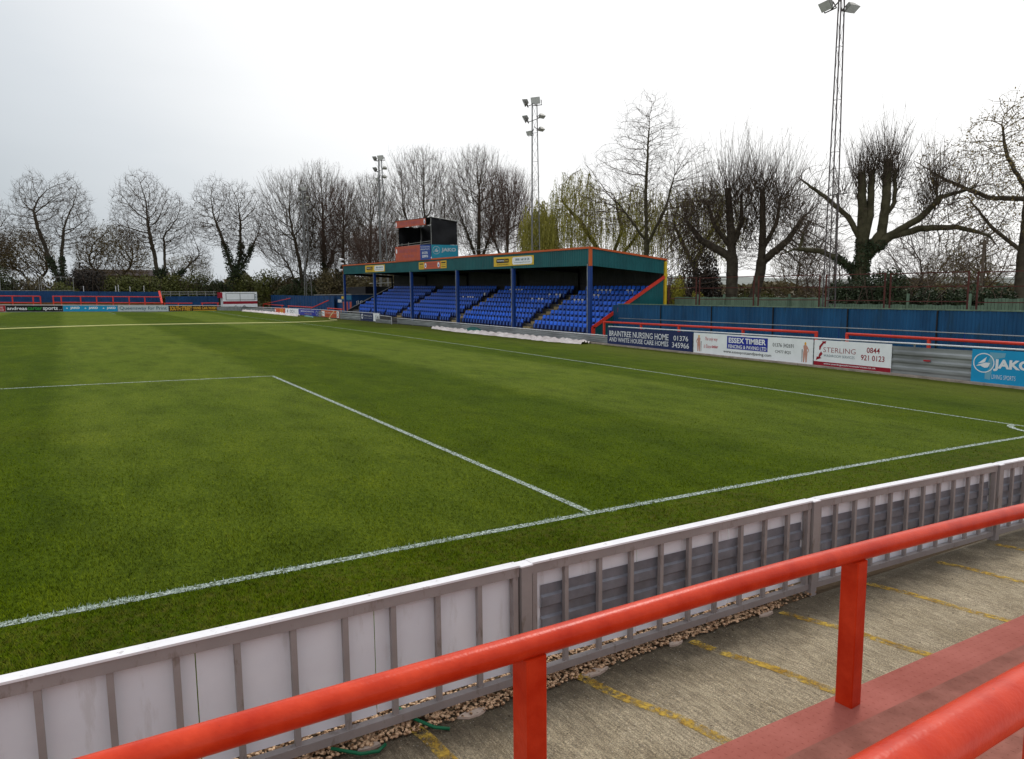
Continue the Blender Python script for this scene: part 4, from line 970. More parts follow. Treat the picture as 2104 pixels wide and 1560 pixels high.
# slim blue-grey rail in front of the fence
SR = empty('slim_rail', (46.8, 20, -.5), 'thin blue-grey pipe rail running in front of the blue fence', 'rail')
mb = MB(); mb.tube([(46.8, 30.7, 1.16), (46.8, 21, 1.10), (46.8, 12.3, 1.05), (46.8, 1, .94)], .025, 7); mb.build('pipe', M_['galv'], SR, smooth=True)
for y in (30.2, 27.4, 24.3, 21.2, 17.6, 14.2, 11.6, 8.4, 5.6, 2.8):
    mb = MB(); mb.tube([(46.8, y, -.7), (46.8, y, 1.05)], .02, 6); mb.build('post', M_['blue_post'], SR)
def crush(label, pts, posts, r=.062, x=44.6, mat='redfar', group='red crush barriers beside the blue fence'):
    root = empty('crush_barrier', (x, pts[0][0], g(x, pts[0][0])), label, 'barrier', group)
    mb = MB(); mb.tube([(x, y, z) for y, z in pts], r, 10); mb.build('rail', M_[mat], root, smooth=True)
    for y in posts:
        zt = np.interp(-y, [-p[0] for p in pts], [p[1] for p in pts])
        mb = MB(); mb.span(x-.055, x+.055, y-.055, y+.055, g(x, y)-.1, zt-.02); mb.build('post', M_[mat], root)
crush('long red crush barrier between the stand and the middle of the blue fence', [(29.6, .99), (20.4, .94), (13.85, .91)], [29.55, 26.0, 22.8, 18.2, 13.9])
crush('red crush barrier running off the right edge of the photo', [(12.38, .91), (5.3, .83), (-3, .75)], [12.33, 8.7, 3.4, -1])
# rusty mesh-less ball stop frames above the fence
RF = []
fy = [(27.7, 25.2), (25.0, 20.75), (20.5, 16.5), (16.2, 12.95), (12.75, 9.15), (8.85, 4.9), (4.7, 0)]
fl_ = ['narrow rusty frame nearest the stand, above the blue fence', 'rusty frame in front of the twin-trunk pollard', 'rusty frame left of the tall floodlight mast', 'rusty frame right of the tall floodlight mast, before the ivy pollard',
       'rusty frame right of the ivy pollard, before the domed tree', 'rusty frame above the blue fence at the right edge', 'rusty frame beyond the right edge']
for (a, b), lb in zip(fy, fl_):
    a -= .04; b += .04
    mb = MB(); x = 48.5; zt = 3.66+.009*(b-8)
    for y in (a, b): mb.span(x-.03, x+.03, y-.03, y+.03, -.6, zt)
    for z in (zt-.03, zt-.66, zt-1.34): mb.span(x-.025, x+.025, b+.03, a-.03, z-.022, z+.022)
    tag(mb.build('ball_stop_frame', M_['rust']), lb, 'frame', 'rusty ball stop frames above the blue fence')
# green timber fence behind
TF = empty('timber_fence', (53, 18, -.5), 'weathered green timber fence behind the blue fence', 'fence')
for yy in np.arange(31.5, -8, -.155):
    h = 2.42+.006*(yy-10)+.02*math.sin(yy*7.3)
    if 10.5 < yy < 19: h -= .35
    mb = MB() if yy > 31.4 or 'tfm' not in globals() else tfm
    tfm = mb; mb.span(53, 53.02, yy, yy+.135, -.5, h)
tfm.build('boarding', M_['timber'], TF)
for yy in (29.3, 26.9, 24.4, 21.7, 14.3, 11.2, 8.6):
    mb = MB(); mb.span(52.88, 53, yy-.05, yy+.05, -.5, 2.62+.004*yy); mb.build('post', M_['timber'], TF)
# shed roof and posts at the right
SH = empty('green_shed', (55.5, 6.5, 0), 'pale green shed roof behind the fence at the right edge', 'shed')
mb = MB(); mb.span(54.2, 57.5, 3.0, 8.0, -.5, 2.2); mb.build('wall', M_['shed'], SH)
mb = MB(); mb.hexa([(54.1, 2.9, 2.2), (57.6, 2.9, 2.2), (57.6, 8.1, 2.2), (54.1, 8.1, 2.2)], [(54.1, 2.9, 2.35), (57.6, 2.9, 2.6), (57.6, 8.1, 2.5), (54.1, 8.1, 2.28)]); mb.build('roof', M_['shed'], SH)
def pole(label, x, y, zt, r, arm=0, mat='post_wood'):
    mb = MB(); mb.tube([(x, y, -.6), (x, y, zt)], r, 8); root = empty('utility_pole', (x, y, -.6), label, 'pole'); mb.build('pole', M_[mat], root)
    if arm:
        mb = MB(); mb.span(x-.05, x+.05, y-arm, y+arm, zt-.25, zt-.12)
        for q in (-arm*.9, arm*.9, 0): mb.span(x-.03, x+.03, y+q-.03, y+q+.03, zt-.12, zt+.05)
        mb.build('crossarm', M_[mat], root)
pole('dark wooden pole behind the fence near the right edge', 58.3, 13.2, 5.6, .075, .2)
pole('slim grey pole with crossarm behind the tall mast', 90.0, 43.5, 14.0, .14, 1.1, 'mast_far')
# ------------------------------------------------------------------ floodlight masts
def lamp(parent, c, az, tilt, s=.5, mount=None):
    """trapezoid flood lamp; az direction it faces, tilt below horizontal"""
    D = Vector((math.cos(az)*math.cos(tilt), math.sin(az)*math.cos(tilt), -math.sin(tilt))); S = D.cross(Vector((0, 0, 1))).normalized(); U = S.cross(D); c = Vector(c)
    q = lambda a, b, d: c+S*(a*s)+U*(b*s)+D*(d*s)
    mb = MB(); mb.add([q(-.35, -.2, -.35), q(.35, -.2, -.35), q(.35, .2, -.35), q(-.35, .2, -.35), q(-.62, -.42, .32), q(.62, -.42, .32), q(.62, .42, .32), q(-.62, .42, .32)],
                      [(0, 1, 2, 3), (0, 4, 5, 1), (1, 5, 6, 2), (2, 6, 7, 3), (3, 7, 4, 0)])
    h = mb.build('floodlight', M_['lamp'], parent)
    mb = MB(); mb.add([q(-.60, -.40, .325), q(.60, -.40, .325), q(.60, .40, .325), q(-.60, .40, .325)], [(0, 1, 2, 3)]); mb.build('glass', M_['lampglass'], h)
    mb = MB(); mb.tube([q(-.66, 0, 0), q(-.66, -.62, -.05), q(.66, -.62, -.05), q(.66, 0, 0)], .03*s/.5, 6, False)
    if mount: mb.tube([q(0, -.62, -.05), mount], .035, 6)
    mb.build('bracket', M_['mast'], h)
def mast(label, x, y, zt, base, top, lamps, mat, r=.055, zb=-.5, bays=16, dense=True):
    root = empty('floodlight_mast', (x, y, zb), label, 'floodlight', 'lattice floodlight masts'); mb = MB()
    legs = []
    for k in range(3):
        a = math.radians(90+120*k); legs.append((Vector((x+base*math.cos(a), y+base*math.sin(a), zb)), Vector((x+top*math.cos(a), y+top*math.sin(a), zt))))
    for k, (p, q) in enumerate(legs): mb.tube([p, q], r, 7)
    mb.build('legs', M_[mat], root); mb = MB()
    for i in range(bays):
        t0, t1 = i/bays, (i+1)/bays
        for k in range(3):
            a0 = legs[k][0].lerp(legs[k][1], t0); b1 = legs[(k+1) % 3][0].lerp(legs[(k+1) % 3][1], t1)
            mb.tube([a0, b1], r*.22, 4)
            if i % 2 == 0: mb.tube([a0, legs[(k+1) % 3][0].lerp(legs[(k+1) % 3][1], t0)], r*.25, 4)
    mb.build('bracing', M_[mat], root)
    for (dz, side, az, tilt, s) in lamps:
        m_ = Vector((x, y, zt-dz)); c = m_+Vector((math.cos(side[0])*side[1], math.sin(side[0])*side[1], side[2] if len(side) > 2 else .3))
        lamp(root, c, az, math.radians(tilt), s, m_)
    return root
W_ = math.pi
L6 = [(0, (W_*.62, .95), W_*.80, 25, .70), (0, (-W_*.30, .25), -W_*.80, 20, .74), (1.5, (W_*.62, .95), W_*.80, 30, .70), (1.5, (-W_*.35, .85), -W_*.5, 60, .50), (2.3, (W_*.65, .45, -.3), -W_*.9, 30, .50), (2.1, (-W_*.35, .8, -.3), -W_*.45, 65, .48)]
mast('dark red-brown lattice mast rising out of the top of the photo', 50.15, 17.1, 21.0, .40, .12, [(1.4, (W_*.6, 1.1, .2), W_*.8, 30, .62), (3.0, (W_*.6, .70, -.1), W_*.95, 38, .58), (2.3, (-W_*.38, .72, .2), -W_*.5, 55, .58), (3.5, (-W_*.38, .50, .0), -W_*.55, 60, .54)], 'mast', .036)
mast('slim floodlight mast rising behind the near half of the stand', 54, 51.7, 20.9, .62, .30, L6, 'mast_far', .048)
mast('floodlight mast rising behind the far end of the stand, left of the gantry', 54, 90.9, 22.0, .9, .25, L6, 'mast_far', .07)
mast('farthest floodlight mast, half hidden in the bare trees', 51, 118.5, 21.0, .8, .3, L6, 'mast_far', .07)
# ------------------------------------------------------------------ far end
def zF(x): return 1.2-.012*(x-6)
TE = empty('end_terrace', (10, 122, 1.0), 'brown stepped standing terrace behind the far boards', 'terrace')
mb = MB()
for k in range(5): mb.hexa([(-14, 119.5+1.5*k, .3), (28.4, 119.5+1.5*k, .0), (28.4, 121+1.5*k, .0), (-14, 121+1.5*k, .3)], [(-14, 119.5+1.5*k, 1.55+.27*k), (28.4, 119.5+1.5*k, 1.05+.27*k), (28.4, 121+1.5*k, 1.05+.27*k), (-14, 121+1.5*k, 1.55+.27*k)])
mb.build('steps', M_['brownterrace'], TE)
FF = empty('sheet_fence', (10, 128, 1), 'dark blue sheet fence behind the brown terrace', 'fence', 'blue fences round the ground')
ribbed('sheet', (-16, 128), (28.7, 128), lambda t: .5, lambda t: 4.43-.56*t, M_['blue_far'], FF, .6, .05, (0, -1))
FF = empty('sheet_fence', (34, 125, 1), 'lower dark blue sheet fence left of the white trailer', 'fence', 'blue fences round the ground')
ribbed('sheet', (29.2, 126), (37.6, 126), lambda t: .2, lambda t: 3.10-.02*t, M_['blue_far'], FF, .6, .05, (0, -1))
def farrail(label, x0, x1, z0, z1, posts, low=True, y=120):
    root = empty('crush_barrier', ((x0+x1)/2, y, 1.2), label, 'barrier', 'red crush barriers at the far end')
    mb = MB(); mb.tube([(x0, y, z0), (x1, y, z1)], .07, 8); mb.build('rail', M_['redfar'], root)
    if low: mb = MB(); mb.tube([(x0, y, z0-.9), (x1, y, z1-.95)], .07, 8); mb.build('lower_rail', M_['redfar'], root)
    for x in posts:
        mb = MB(); t = (x-x0)/(x1-x0); mb.span(x-.08, x+.08, y-.08, y+.08, .9, z0+(z1-z0)*t); mb.build('post', M_['redfar'], root)
farrail('red double-rail crush barrier at the left edge of the far end', -6, 11.8, 3.6, 3.25, [-2, 3, 8.4, 10.9, 11.8])
farrail('long red double-rail crush barrier behind the black board', 13.3, 27.9, 3.24, 3.0, [13.4, 14.4, 16.9, 19, 21.2, 23.4, 25.6])
farrail('thin low red rail in front of the lower blue fence, left piece', 28.3, 32.5, 2.0, 1.95, [28.4, 30.4], False)
farrail('thin low red rail in front of the lower blue fence, right piece', 33.8, 36.6, 1.95, 1.93, [34, 36.4], False)
mb = MB(); mb.bar((28.35, 126, 3.95), (27.95, 119.2, 1.95), .30, .22); tag(mb.build('sloping_handrail', M_['redfar']), 'sloping thick red handrail at the right end of the brown terrace', 'handrail')
# white catering trailer
TR = empty('catering_trailer', (40.3, 123, .8), 'white catering trailer with red stripe and closed serving hatch at the far corner', 'trailer')
x0, x1, z0, z1 = 37.6, 43.2, .75, 3.74
mb = MB(); mb.span(x0, x1, 122, 124.2, z0+.45, z1); mb.build('body', S_['white'], TR)
mb = MB(); mb.span(x0-.55, x0-.005, 122.3, 123.9, 2.75, 3.70); mb.build('nose_box', S_['maroon'], TR)
mb = MB(); mb.span(x0+.0, x1, 121.985, 121.998, 1.72, 2.18); mb.build('stripe', S_['maroon'], TR)
h = MB(); h.span(x0+.55, x1-.5, 121.975, 121.996, 2.42, 3.48); hh = h.build('serving_hatch', S_['white'], TR)
mb = MB()
for (a, b, c, d) in ((x0+.5, x1-.45, 3.46, 3.52), (x0+.5, x1-.45, 2.38, 2.44), (x0+.48, x0+.54, 2.38, 3.52), (x1-.48, x1-.42, 2.38, 3.52), (40.35, 40.41, 2.2, 3.5)): mb.span(a, b, 121.96, 121.974, c, d)
mb.build('hatch_frame', M_['blackm'], TR)
mb = MB()
for z in (3.2, 2.95, 2.7, 2.45): mb.span(x1-.33, x1-.12, 121.97, 121.996, z, z+.12)
mb.build('menu', S_['slate'], TR)
for x in (39.6, 41.0):
    mb = MB(); mb.tube([(x, 121.95, 1.1), (x, 122.2, 1.1)], .34, 14); mb.build('wheel', M_['blackm'], TR)
# heras panels
for i, (a, b) in enumerate(((-1, 6.2), (6.4, 11.6), (11.8, 16.3))):
    z0, z1 = 4.2, 6.35
    mb = MB()
    for x in (a+.05, b-.05): mb.tube([(x, 131, 1.0), (x, 131, z1)], .045, 6)
    for z in (z0, z1): mb.tube([(a+.05, 131, z), (b-.05, 131, z)], .035, 6)
    for x in np.arange(a+.4, b-.1, .45): mb.tube([(x, 131, z0), (x, 131, z1)], .006, 3)
    tag(mb.build('mesh_fence_panel', M_['scaff']), ['tall wire mesh fence panel at the far left edge', 'second tall wire mesh fence panel, above the red double rail', 'third tall wire mesh fence panel, rightmost'][i], 'fence panel', 'mesh panels above the far blue fence')
for i, (x, h) in enumerate(((17.6, 4.9), (22.2, 4.9), (22.6, 5.1), (24.3, 4.8), (26.4, 4.95))):
    mb = MB(); mb.tube([(x, 129.5, 1.0), (x, 129.5, h)], .05, 6)
    tag(mb.build('fence_stake', M_['whitepipe']), 'thin pale stake sticking up behind the far blue fence', 'stake', 'pale stakes behind the far blue fence')
# grey palisade behind lower fence
mb = MB()
for z in (3.5, 3.9): mb.bar((28.9, 129, z), (37.8, 129, z-.05), .05, .10)
for x in np.arange(29, 38, 1.4): mb.span(x-.05, x+.05, 129.04, 129.1, 1, 4.0)
tag(mb.build('post_and_rail_fence', M_['scaff']), 'grey post and rail fence behind the lower blue fence', 'fence')
# distant low roof
DB = empty('distant_building', (29, 230, 0), 'long low brown building far behind the hedges on the left', 'building')
mb = MB(); mb.span(18, 42, 230, 240, -1, 9.4); mb.build('wall', M_['bush_brown'], DB)
mb = MB(); mb.hexa([(17.4, 229, 9.4), (42.6, 229, 9.4), (42.6, 241, 9.4), (17.4, 241, 9.4)], [(18, 235, 11.3), (42, 235, 11.3), (42, 235.2, 11.3), (18, 235.2, 11.3)]); mb.build('roof', mk('dark_roof_tiles', (.045, .035, .035), .9, .2, 1), DB)
# blue fence and kiosk on the stand side, far corner
FF = empty('sheet_fence', (46.5, 108, 0), 'dark blue sheet fence between the white trailer and the kiosk', 'fence', 'blue fences round the ground')
ribbed('sheet', (46.5, 126), (46.5, 90.5), lambda t: -.2, lambda t: 3.22-.36*t, M_['blue_far'], FF, 1.4, .07, (-1, 0))
KI = empty('kiosk', (48, 86, 0), 'blue kiosk with orange and blue striped shutter left of the stand', 'kiosk')
mb = MB(); mb.span(47, 50.5, 84.6, 101, -.2, 3.02); mb.build('wall', M_['blue_far'], KI)
mb = MB(); mb.span(46.85, 50.6, 84.5, 101.1, 3.02, 3.14); mb.build('roof', M_['scaff'], KI)
mb = MB(); mb.span(46.90, 46.995, 84.6, 88.4, 2.35, 2.95); mb.build('fascia', pc('kiosk_blue', (.01, .13, .27)), KI)
mb = MB(); mb.span(46.93, 46.995, 88.6, 90.2, 2.0, 2.4); mb.build('lamp_box', M_['whitepipe'], KI)
mb = MB(); mb.mi = 0
for i in range(5): mb.mi = i % 2; mb.span(46.95, 46.995, 84.8+.68*i, 84.8+.68*i+.66, .9, 2.1)
mb.build('shutter', [S_['orangered'], S_['midblue']], KI)
mb = MB(); mb.span(46.86, 46.9, 87.6, 88.4, 2.5, 2.85); mb.build('small_sign', S_['yellow'], KI)
# dark container behind the stand's far end, step frame
mb = MB(); mb.span(49, 52.5, 84.9, 92, -.2, 4.1); tag(mb.build('storage_container', M_['black']), 'black storage container beside the far end of the stand', 'container')
mb = MB(); mb.tube([(47.5, 84.0, .9), (47.5, 84.2, 2.2), (47.5, 83.6, 2.25), (47.5, 83.4, .9)], .04, 6); mb.tube([(48.0, 84.0, .9), (48.0, 84.2, 2.2), (48.0, 83.6, 2.25), (48.0, 83.4, .9)], .04, 6); mb.tube([(47.5, 84.1, 1.5), (48, 84.1, 1.5)], .03, 6)
tag(mb.build('step_frame', M_['whitepipe']), 'small white tubular step frame between the kiosk and the stand', 'steps')
mb = MB()
mb.tube([(50, 86, 4.5), (55.5, 86, 4.75)], .05, 6); mb.tube([(51, 86, 4.2), (51, 86, 4.9)], .05, 6)
for x in (52.6, 53.4, 54.2, 55): mb.tube([(x, 86, 2.5), (x, 86, 5.6)], .035, 6)
tag(mb.build('scaffold_frame', M_['scaff']), 'scaffold tubes and plank behind the far end of the stand', 'scaffold')
# red rails far corner
def crail(label, pts, posts):
    root = empty('crush_barrier', pts[0], label, 'barrier', 'red crush barriers in the far corner')
    mb = MB(); mb.tube(pts, .07, 8); mb.build('rail', M_['redfar'], root)
    for (x, y, z) in posts: mb = MB(); mb.span(x-.06, x+.06, y-.06, y+.06, 0, z); mb.build('post', M_['redfar'], root)
crail('red rail in the far corner, left piece with a rising end', [(46.2, 112.0, 2.6), (44.6, 124, 1.60), (44.6, 110, 1.46)], [(44.6, 123.9, 1.5), (44.6, 111, 1.42)])
crail('red rail in the far corner, right piece rising towards the kiosk', [(44.6, 107.4, 1.42), (44.6, 94.2, 1.31), (46.4, 92.5, 2.3)], [(44.6, 107.2, 1.4), (44.6, 95, 1.28)])
crail('short thick red rail just behind the orange board', [(44.6, 87.6, 1.27), (44.6, 81.6, 1.20)], [(44.6, 87.3, 1.2), (44.6, 82, 1.15)])
# ------------------------------------------------------------------ hose, sheets on the grass
H = [(-6, 43, 0), (10.9, 51.8, 0), (18.3, 55.9, 0), (24, 58.0, 0), (28.1, 59.7, 0), (32.5, 62.3, 0), (36.1, 66.1, 0), (39.6, 71.0, 0), (41.9, 75.6, 0), (42.35, 77.2, 0), (42.2, 78.6, 0), (42.1, 79.2, .1), (42.6, 80.0, .5), (43.45, 81.3, .95)]
mb = MB(); pts = []
for a, b in zip(H[:-1], H[1:]):
    for t in np.linspace(0, 1, 8)[:-1]:
        x, y, z = [a[i]+(b[i]-a[i])*t for i in range(3)]; pts.append((x, y, g(x, y)+.03+z))
mb.tube(pts, .042, 6); tag(mb.build('hose', M_['hose'], smooth=True), 'long pale yellow hose lying right across the pitch', 'hose')
def tarp(label, spine, widths, seed, hgt=.16):
    rr = np.random.default_rng(seed); S = np.array(spine, float); n = 90; m_ = 14
    t = np.linspace(0, len(S)-1, n); P = np.stack([np.interp(t, range(len(S)), S[:, i]) for i in range(2)], -1); Wd = np.interp(t, range(len(widths)), widths)
    T = np.gradient(P, axis=0); T /= np.linalg.norm(T, axis=1)[:, None]; Nn = np.stack([-T[:, 1], T[:, 0]], -1)
    ph = rr.random(12)*6.28; V = []
    for i in range(n):
        for j in range(m_):
            s_ = j/(m_-1)*2-1; edge = 1+.14*math.sin(i*.7+ph[0])+.10*math.sin(i*1.9+ph[1]+(2 if s_ > 0 else 0))
            q = P[i]+Nn[i]*Wd[i]*.5*s_*edge
            z = .5+.5*math.sin(i*.55+j*1.3+ph[2]); z += .5+.5*math.sin(i*1.3-j*.9+ph[3]); z += .6*math.sin(j*2.1+i*.17+ph[4]); z = max(0, z)*.33*(1-abs(s_)**4)
            V.append((q[0], q[1], g(q[0], q[1])+.01+hgt*z+.03*rr.random()*(1-abs(s_)**4)))
    i, j = np.meshgrid(np.arange(n-1), np.arange(m_-1), indexing='ij'); a = (i*m_+j).ravel()
    tag(nmesh('plastic_sheet', np.array(V), np.stack([a, a+1, a+m_+1, a+m_], -1), M_['tarp'], smooth=True), label, 'plastic sheet', 'crumpled sheets on the grass by the barrier')
tarp('long crumpled pinkish white sheet on the grass in front of the stand', [(42.9, 51.5), (42.5, 46), (42.6, 41), (42.7, 36), (42.75, 32.5), (42.9, 29.3)], [.5, 1.1, 1.3, 1.3, 1.6, .9], 3, .34)
tarp('white sheet bunched along the barrier near the far corner', [(39.2, 114), (40.4, 106), (41.2, 99), (42.0, 92.0)], [.8, 1.3, 1.2, .6], 5, .42)
rr = np.random.default_rng(9); mb = MB(); n = 10
vs = [(42.9+.42*math.cos(a)*math.sin(b)*(1+.3*rr.random()), 44.2+1.1*math.sin(a)*math.sin(b)*(1+.3*rr.random()), g(42.9, 44.2)+.08+.3*max(0, math.cos(b))*(1+.3*rr.random())) for b in np.linspace(.1, 1.6, 5) for a in np.linspace(0, 2*math.pi, n, endpoint=False)]
mb.add(vs, [(i*n+k, i*n+(k+1) % n, (i+1)*n+(k+1) % n, (i+1)*n+k) for i in range(4) for k in range(n)]+[tuple(range(n))])
tag(mb.build('folded_net', pc('dark_green_net', (.005, .09, .08), .6)), 'dark green bundle lying on the pinkish sheet', 'bundle')
mb = MB(); mb.tube([(43.0, 93, .1), (42.6, 90.5, .15), (42.9, 88.6, .08), (42.4, 87.2, .06)], [.08, .16, .12, .05], 8); tag(mb.build('folded_net', pc('pale_green_net', (.14, .30, .26), .6)), 'pale green bundle on the grass under the dark blue board', 'bundle')
# ------------------------------------------------------------------ trees
def colonize(stems, attr, step, infl, kill, up=0.0, maxit=90, rng=None, wig=.12, jit=.10):
    nodes = []; par = []; rmn = {}
    for st in stems:
        pts = np.array(st['pts'], float); pj = -1
        if nodes: pj = int(np.argmin(np.linalg.norm(np.array(nodes)-pts[0], axis=1))); pts[0] = nodes[pj]
        last = pj; e0 = len(nodes)
        seg = np.linalg.norm(np.diff(pts, axis=0), axis=1)
        first = True
        for a, b, l in zip(pts[:-1], pts[1:], seg):
            k = max(1, int(round(l/step)))
            for i in range(k if not first or True else k):
                if first and pj >= 0 and i == 0: first = False; continue
                q = a+(b-a)*i/k+ (rng.standard_normal(3)*step*jit if (i or len(nodes)) else 0); nodes.append(q); par.append(last); last = len(nodes)-1; first = False
        nodes.append(pts[-1]); par.append(last); e1 = len(nodes)-1
        if st.get('r'):
            for q_ in range(e0, e1+1): t_ = (q_-e0)/max(1, e1-e0); rmn[q_] = st['r'][0]*(1-t_)+st['r'][1]*t_
    nodes = [np.array(n) for n in nodes]; A = np.array(attr); alive = np.ones(len(A), bool)
    Nn = np.array(nodes); D = np.full(len(A), 1e9); I = np.zeros(len(A), int)
    def upd(idx0):
        nonlocal D, I
        new = np.array(nodes[idx0:]);
        for c in range(0, len(new), 400):
            blk = new[c:c+400]; d = np.linalg.norm(A[:, None]-blk[None], axis=2); m = d.min(1); j = d.argmin(1)
            b = m < D; D[b] = m[b]; I[b] = j[b]+idx0+c
    upd(0); kids = {}
    for it in range(maxit):
        alive &= D > kill
        act = alive & (D < infl)
        if not act.any(): break
        idx0 = len(nodes); u = np.unique(I[act]); Nn = np.array(nodes); added = 0
        Ia = I[act]; Aa = A[act]
        dirs = Aa-Nn[Ia]; dirs /= np.linalg.norm(dirs, axis=1)[:, None]+1e-9
        S = np.zeros((len(Nn), 3)); np.add.at(S, Ia, dirs)
        for n_ in u:
            if kids.get(n_, 0) >= 4: 
                alive[(I == n_) & alive & (D < infl)] = False; continue
            d = S[n_]/ (np.linalg.norm(S[n_])+1e-9); p = par[n_]
            if p >= 0: pd = Nn[n_]-Nn[p]; d = d+.45*pd/(np.linalg.norm(pd)+1e-9)
            d = d+np.array([0, 0, up])+rng.standard_normal(3)*wig; d /= np.linalg.norm(d)
            nodes.append(Nn[n_]+d*step); par.append(int(n_)); kids[n_] = kids.get(n_, 0)+1; added += 1
        if not added or len(nodes) > 12000: break
        upd(idx0)
    return np.array(nodes), np.array(par), rmn
def radii(par, n, tip, e=2.25, rmax=None):
    r = np.zeros(n); acc = np.zeros(n); child = np.zeros(n, int)
    for i in range(n):
        if par[i] >= 0: child[par[i]] += 1
    for i in range(n-1, -1, -1):
        acc[i] = acc[i] if acc[i] > 0 else tip**e
        if child[i] == 0: acc[i] = tip**e
        if par[i] >= 0: acc[par[i]] += acc[i]
    r = acc**(1/e)
    if rmax: r = np.where(r > tip*3, tip*3+(r-tip*3)*(rmax-tip*3)/max(1e-6, r.max()-tip*3), r)
    return r, child
def tubes(P0, P1, R0, R1, k):
    n = len(P0); T = P1-P0; l = np.linalg.norm(T, axis=1)[:, None]+1e-9; T = T/l
    if k >= 8: P0 = P0-T*(R0*.35)[:, None]; P1 = P1+T*(R1*.35)[:, None]
    ref = np.where(np.abs(T[:, 2:3]) < .9, np.array([[0, 0, 1.]]), np.array([[1., 0, 0]]))
    U = np.cross(T, ref); U /= np.linalg.norm(U, axis=1)[:, None]; W = np.cross(T, U)
    V = np.empty((n, 2*k, 3))
    for j in range(k):
        a = 2*math.pi*j/k; o = U*math.cos(a)+W*math.sin(a)
        V[:, j] = P0+o*R0[:, None]; V[:, k+j] = P1+o*R1[:, None]
    b = (np.arange(n)*2*k)[:, None]; F = []
    for j in range(k): F.append(np.concatenate([b+j, b+(j+1) % k, b+k+(j+1) % k, b+k+j], 1))
    return V.reshape(-1, 3), np.concatenate(F)
def quads(C, size, asp=1.0, rng=RNG, flat=0.0, dirs=None):
    n = len(C); A = rng.standard_normal((n, 3)) if dirs is None else dirs; A /= np.linalg.norm(A, axis=1)[:, None]
    B = rng.standard_normal((n, 3)); B -= A*(A*B).sum(1)[:, None]; B /= np.linalg.norm(B, axis=1)[:, None]
    s = (size*(.6+.8*rng.random(n)))[:, None] if np.isscalar(size) else size[:, None]
    V = np.stack([C-A*s*.5, C+B*s*.5*asp*.8, C+A*s*.5, C-B*s*.5*asp*.8], 1).reshape(-1, 3)
    return V, np.arange(n*4).reshape(-1, 4)
def crown_pts(n, c, rx, ry, rz0, rz1, rng, shell=.35):
    """dome shaped cloud: full above c, flatter below"""
    d = rng.standard_normal((n, 3)); d /= np.linalg.norm(d, axis=1)[:, None]; r = (shell+(1-shell)*rng.random(n))**.6
    P = d*r[:, None]; P[:, 0] *= rx; P[:, 1] *= ry; P[:, 2] = np.where(P[:, 2] > 0, P[:, 2]*rz1, P[:, 2]*rz0)
    return P+np.array(c)
def twigs(nodes, par, child, rng, n_per, ln, r, up=.3, sel=None, droop=0):
    ids = np.where(child == 0)[0] if sel is None else sel
    ids = np.repeat(ids, n_per); p = nodes[ids]; pd = nodes[ids]-nodes[np.maximum(par[ids], 0)]; pd /= np.linalg.norm(pd, axis=1)[:, None]+1e-9
    d = pd+.75*rng.standard_normal((len(ids), 3))+np.array([0, 0, up]); d /= np.linalg.norm(d, axis=1)[:, None]
    l = (ln*(.5+rng.random(len(ids))))[:, None]; m = p+d*l*.55; d2 = d+.35*rng.standard_normal(d.shape)+np.array([0, 0, up*.7-droop]); d2 /= np.linalg.norm(d2, axis=1)[:, None]; e = m+d2*l*.5
    o = np.ones(len(ids)); 
    return np.concatenate([p, m]), np.concatenate([m, e]), np.concatenate([o*r, o*r*.75]), np.concatenate([o*r*.75, o*r*.35])
def upshoots(n, ln, r, zmin=0):
    def f(N_, P_, R_, ch, rng):
        sel = np.where((R_ < .14) & (N_[:, 2] > zmin))[0]; i = rng.choice(sel, n); p = N_[i]; c = N_[sel].mean(0); o = (p-c); o[:, 2] = 0; o /= 6.0
        d = o*.55+rng.standard_normal((n, 3))*.16+np.array([0, 0, 1.]); d /= np.linalg.norm(d, axis=1)[:, None]; top = N_[:, 2].max()+.5
        l = ln*(.5+.8*rng.random(n)); l = np.minimum(l, np.maximum(.3, (top-p[:, 2])*.9))[:, None]
        m = p+(d+o*.5)*l*.35; m2 = m+(d+rng.standard_normal((n, 3))*.05)*l*.35; e = m2+(d+rng.standard_normal((n, 3))*.10)*l*.32; q = np.ones(n)
        yield np.concatenate([p, m, m2]), np.concatenate([m, m2, e]), np.concatenate([q*r*1.5, q*r*1.2, q*r*.9]), np.concatenate([q*r*1.2, q*r*.9, q*r*.3])
        k = np.repeat(np.arange(n), 3); t = rng.random(len(k))[:, None]; a = m[k]*(1-t)+e[k]*t; b = a+(rng.standard_normal((len(k), 3))*.45+np.array([0, 0, .9]))*(.3+.5*rng.random(len(k)))[:, None]; q = np.ones(len(k)); yield a, b, q*r*.7, q*r*.3
    return f
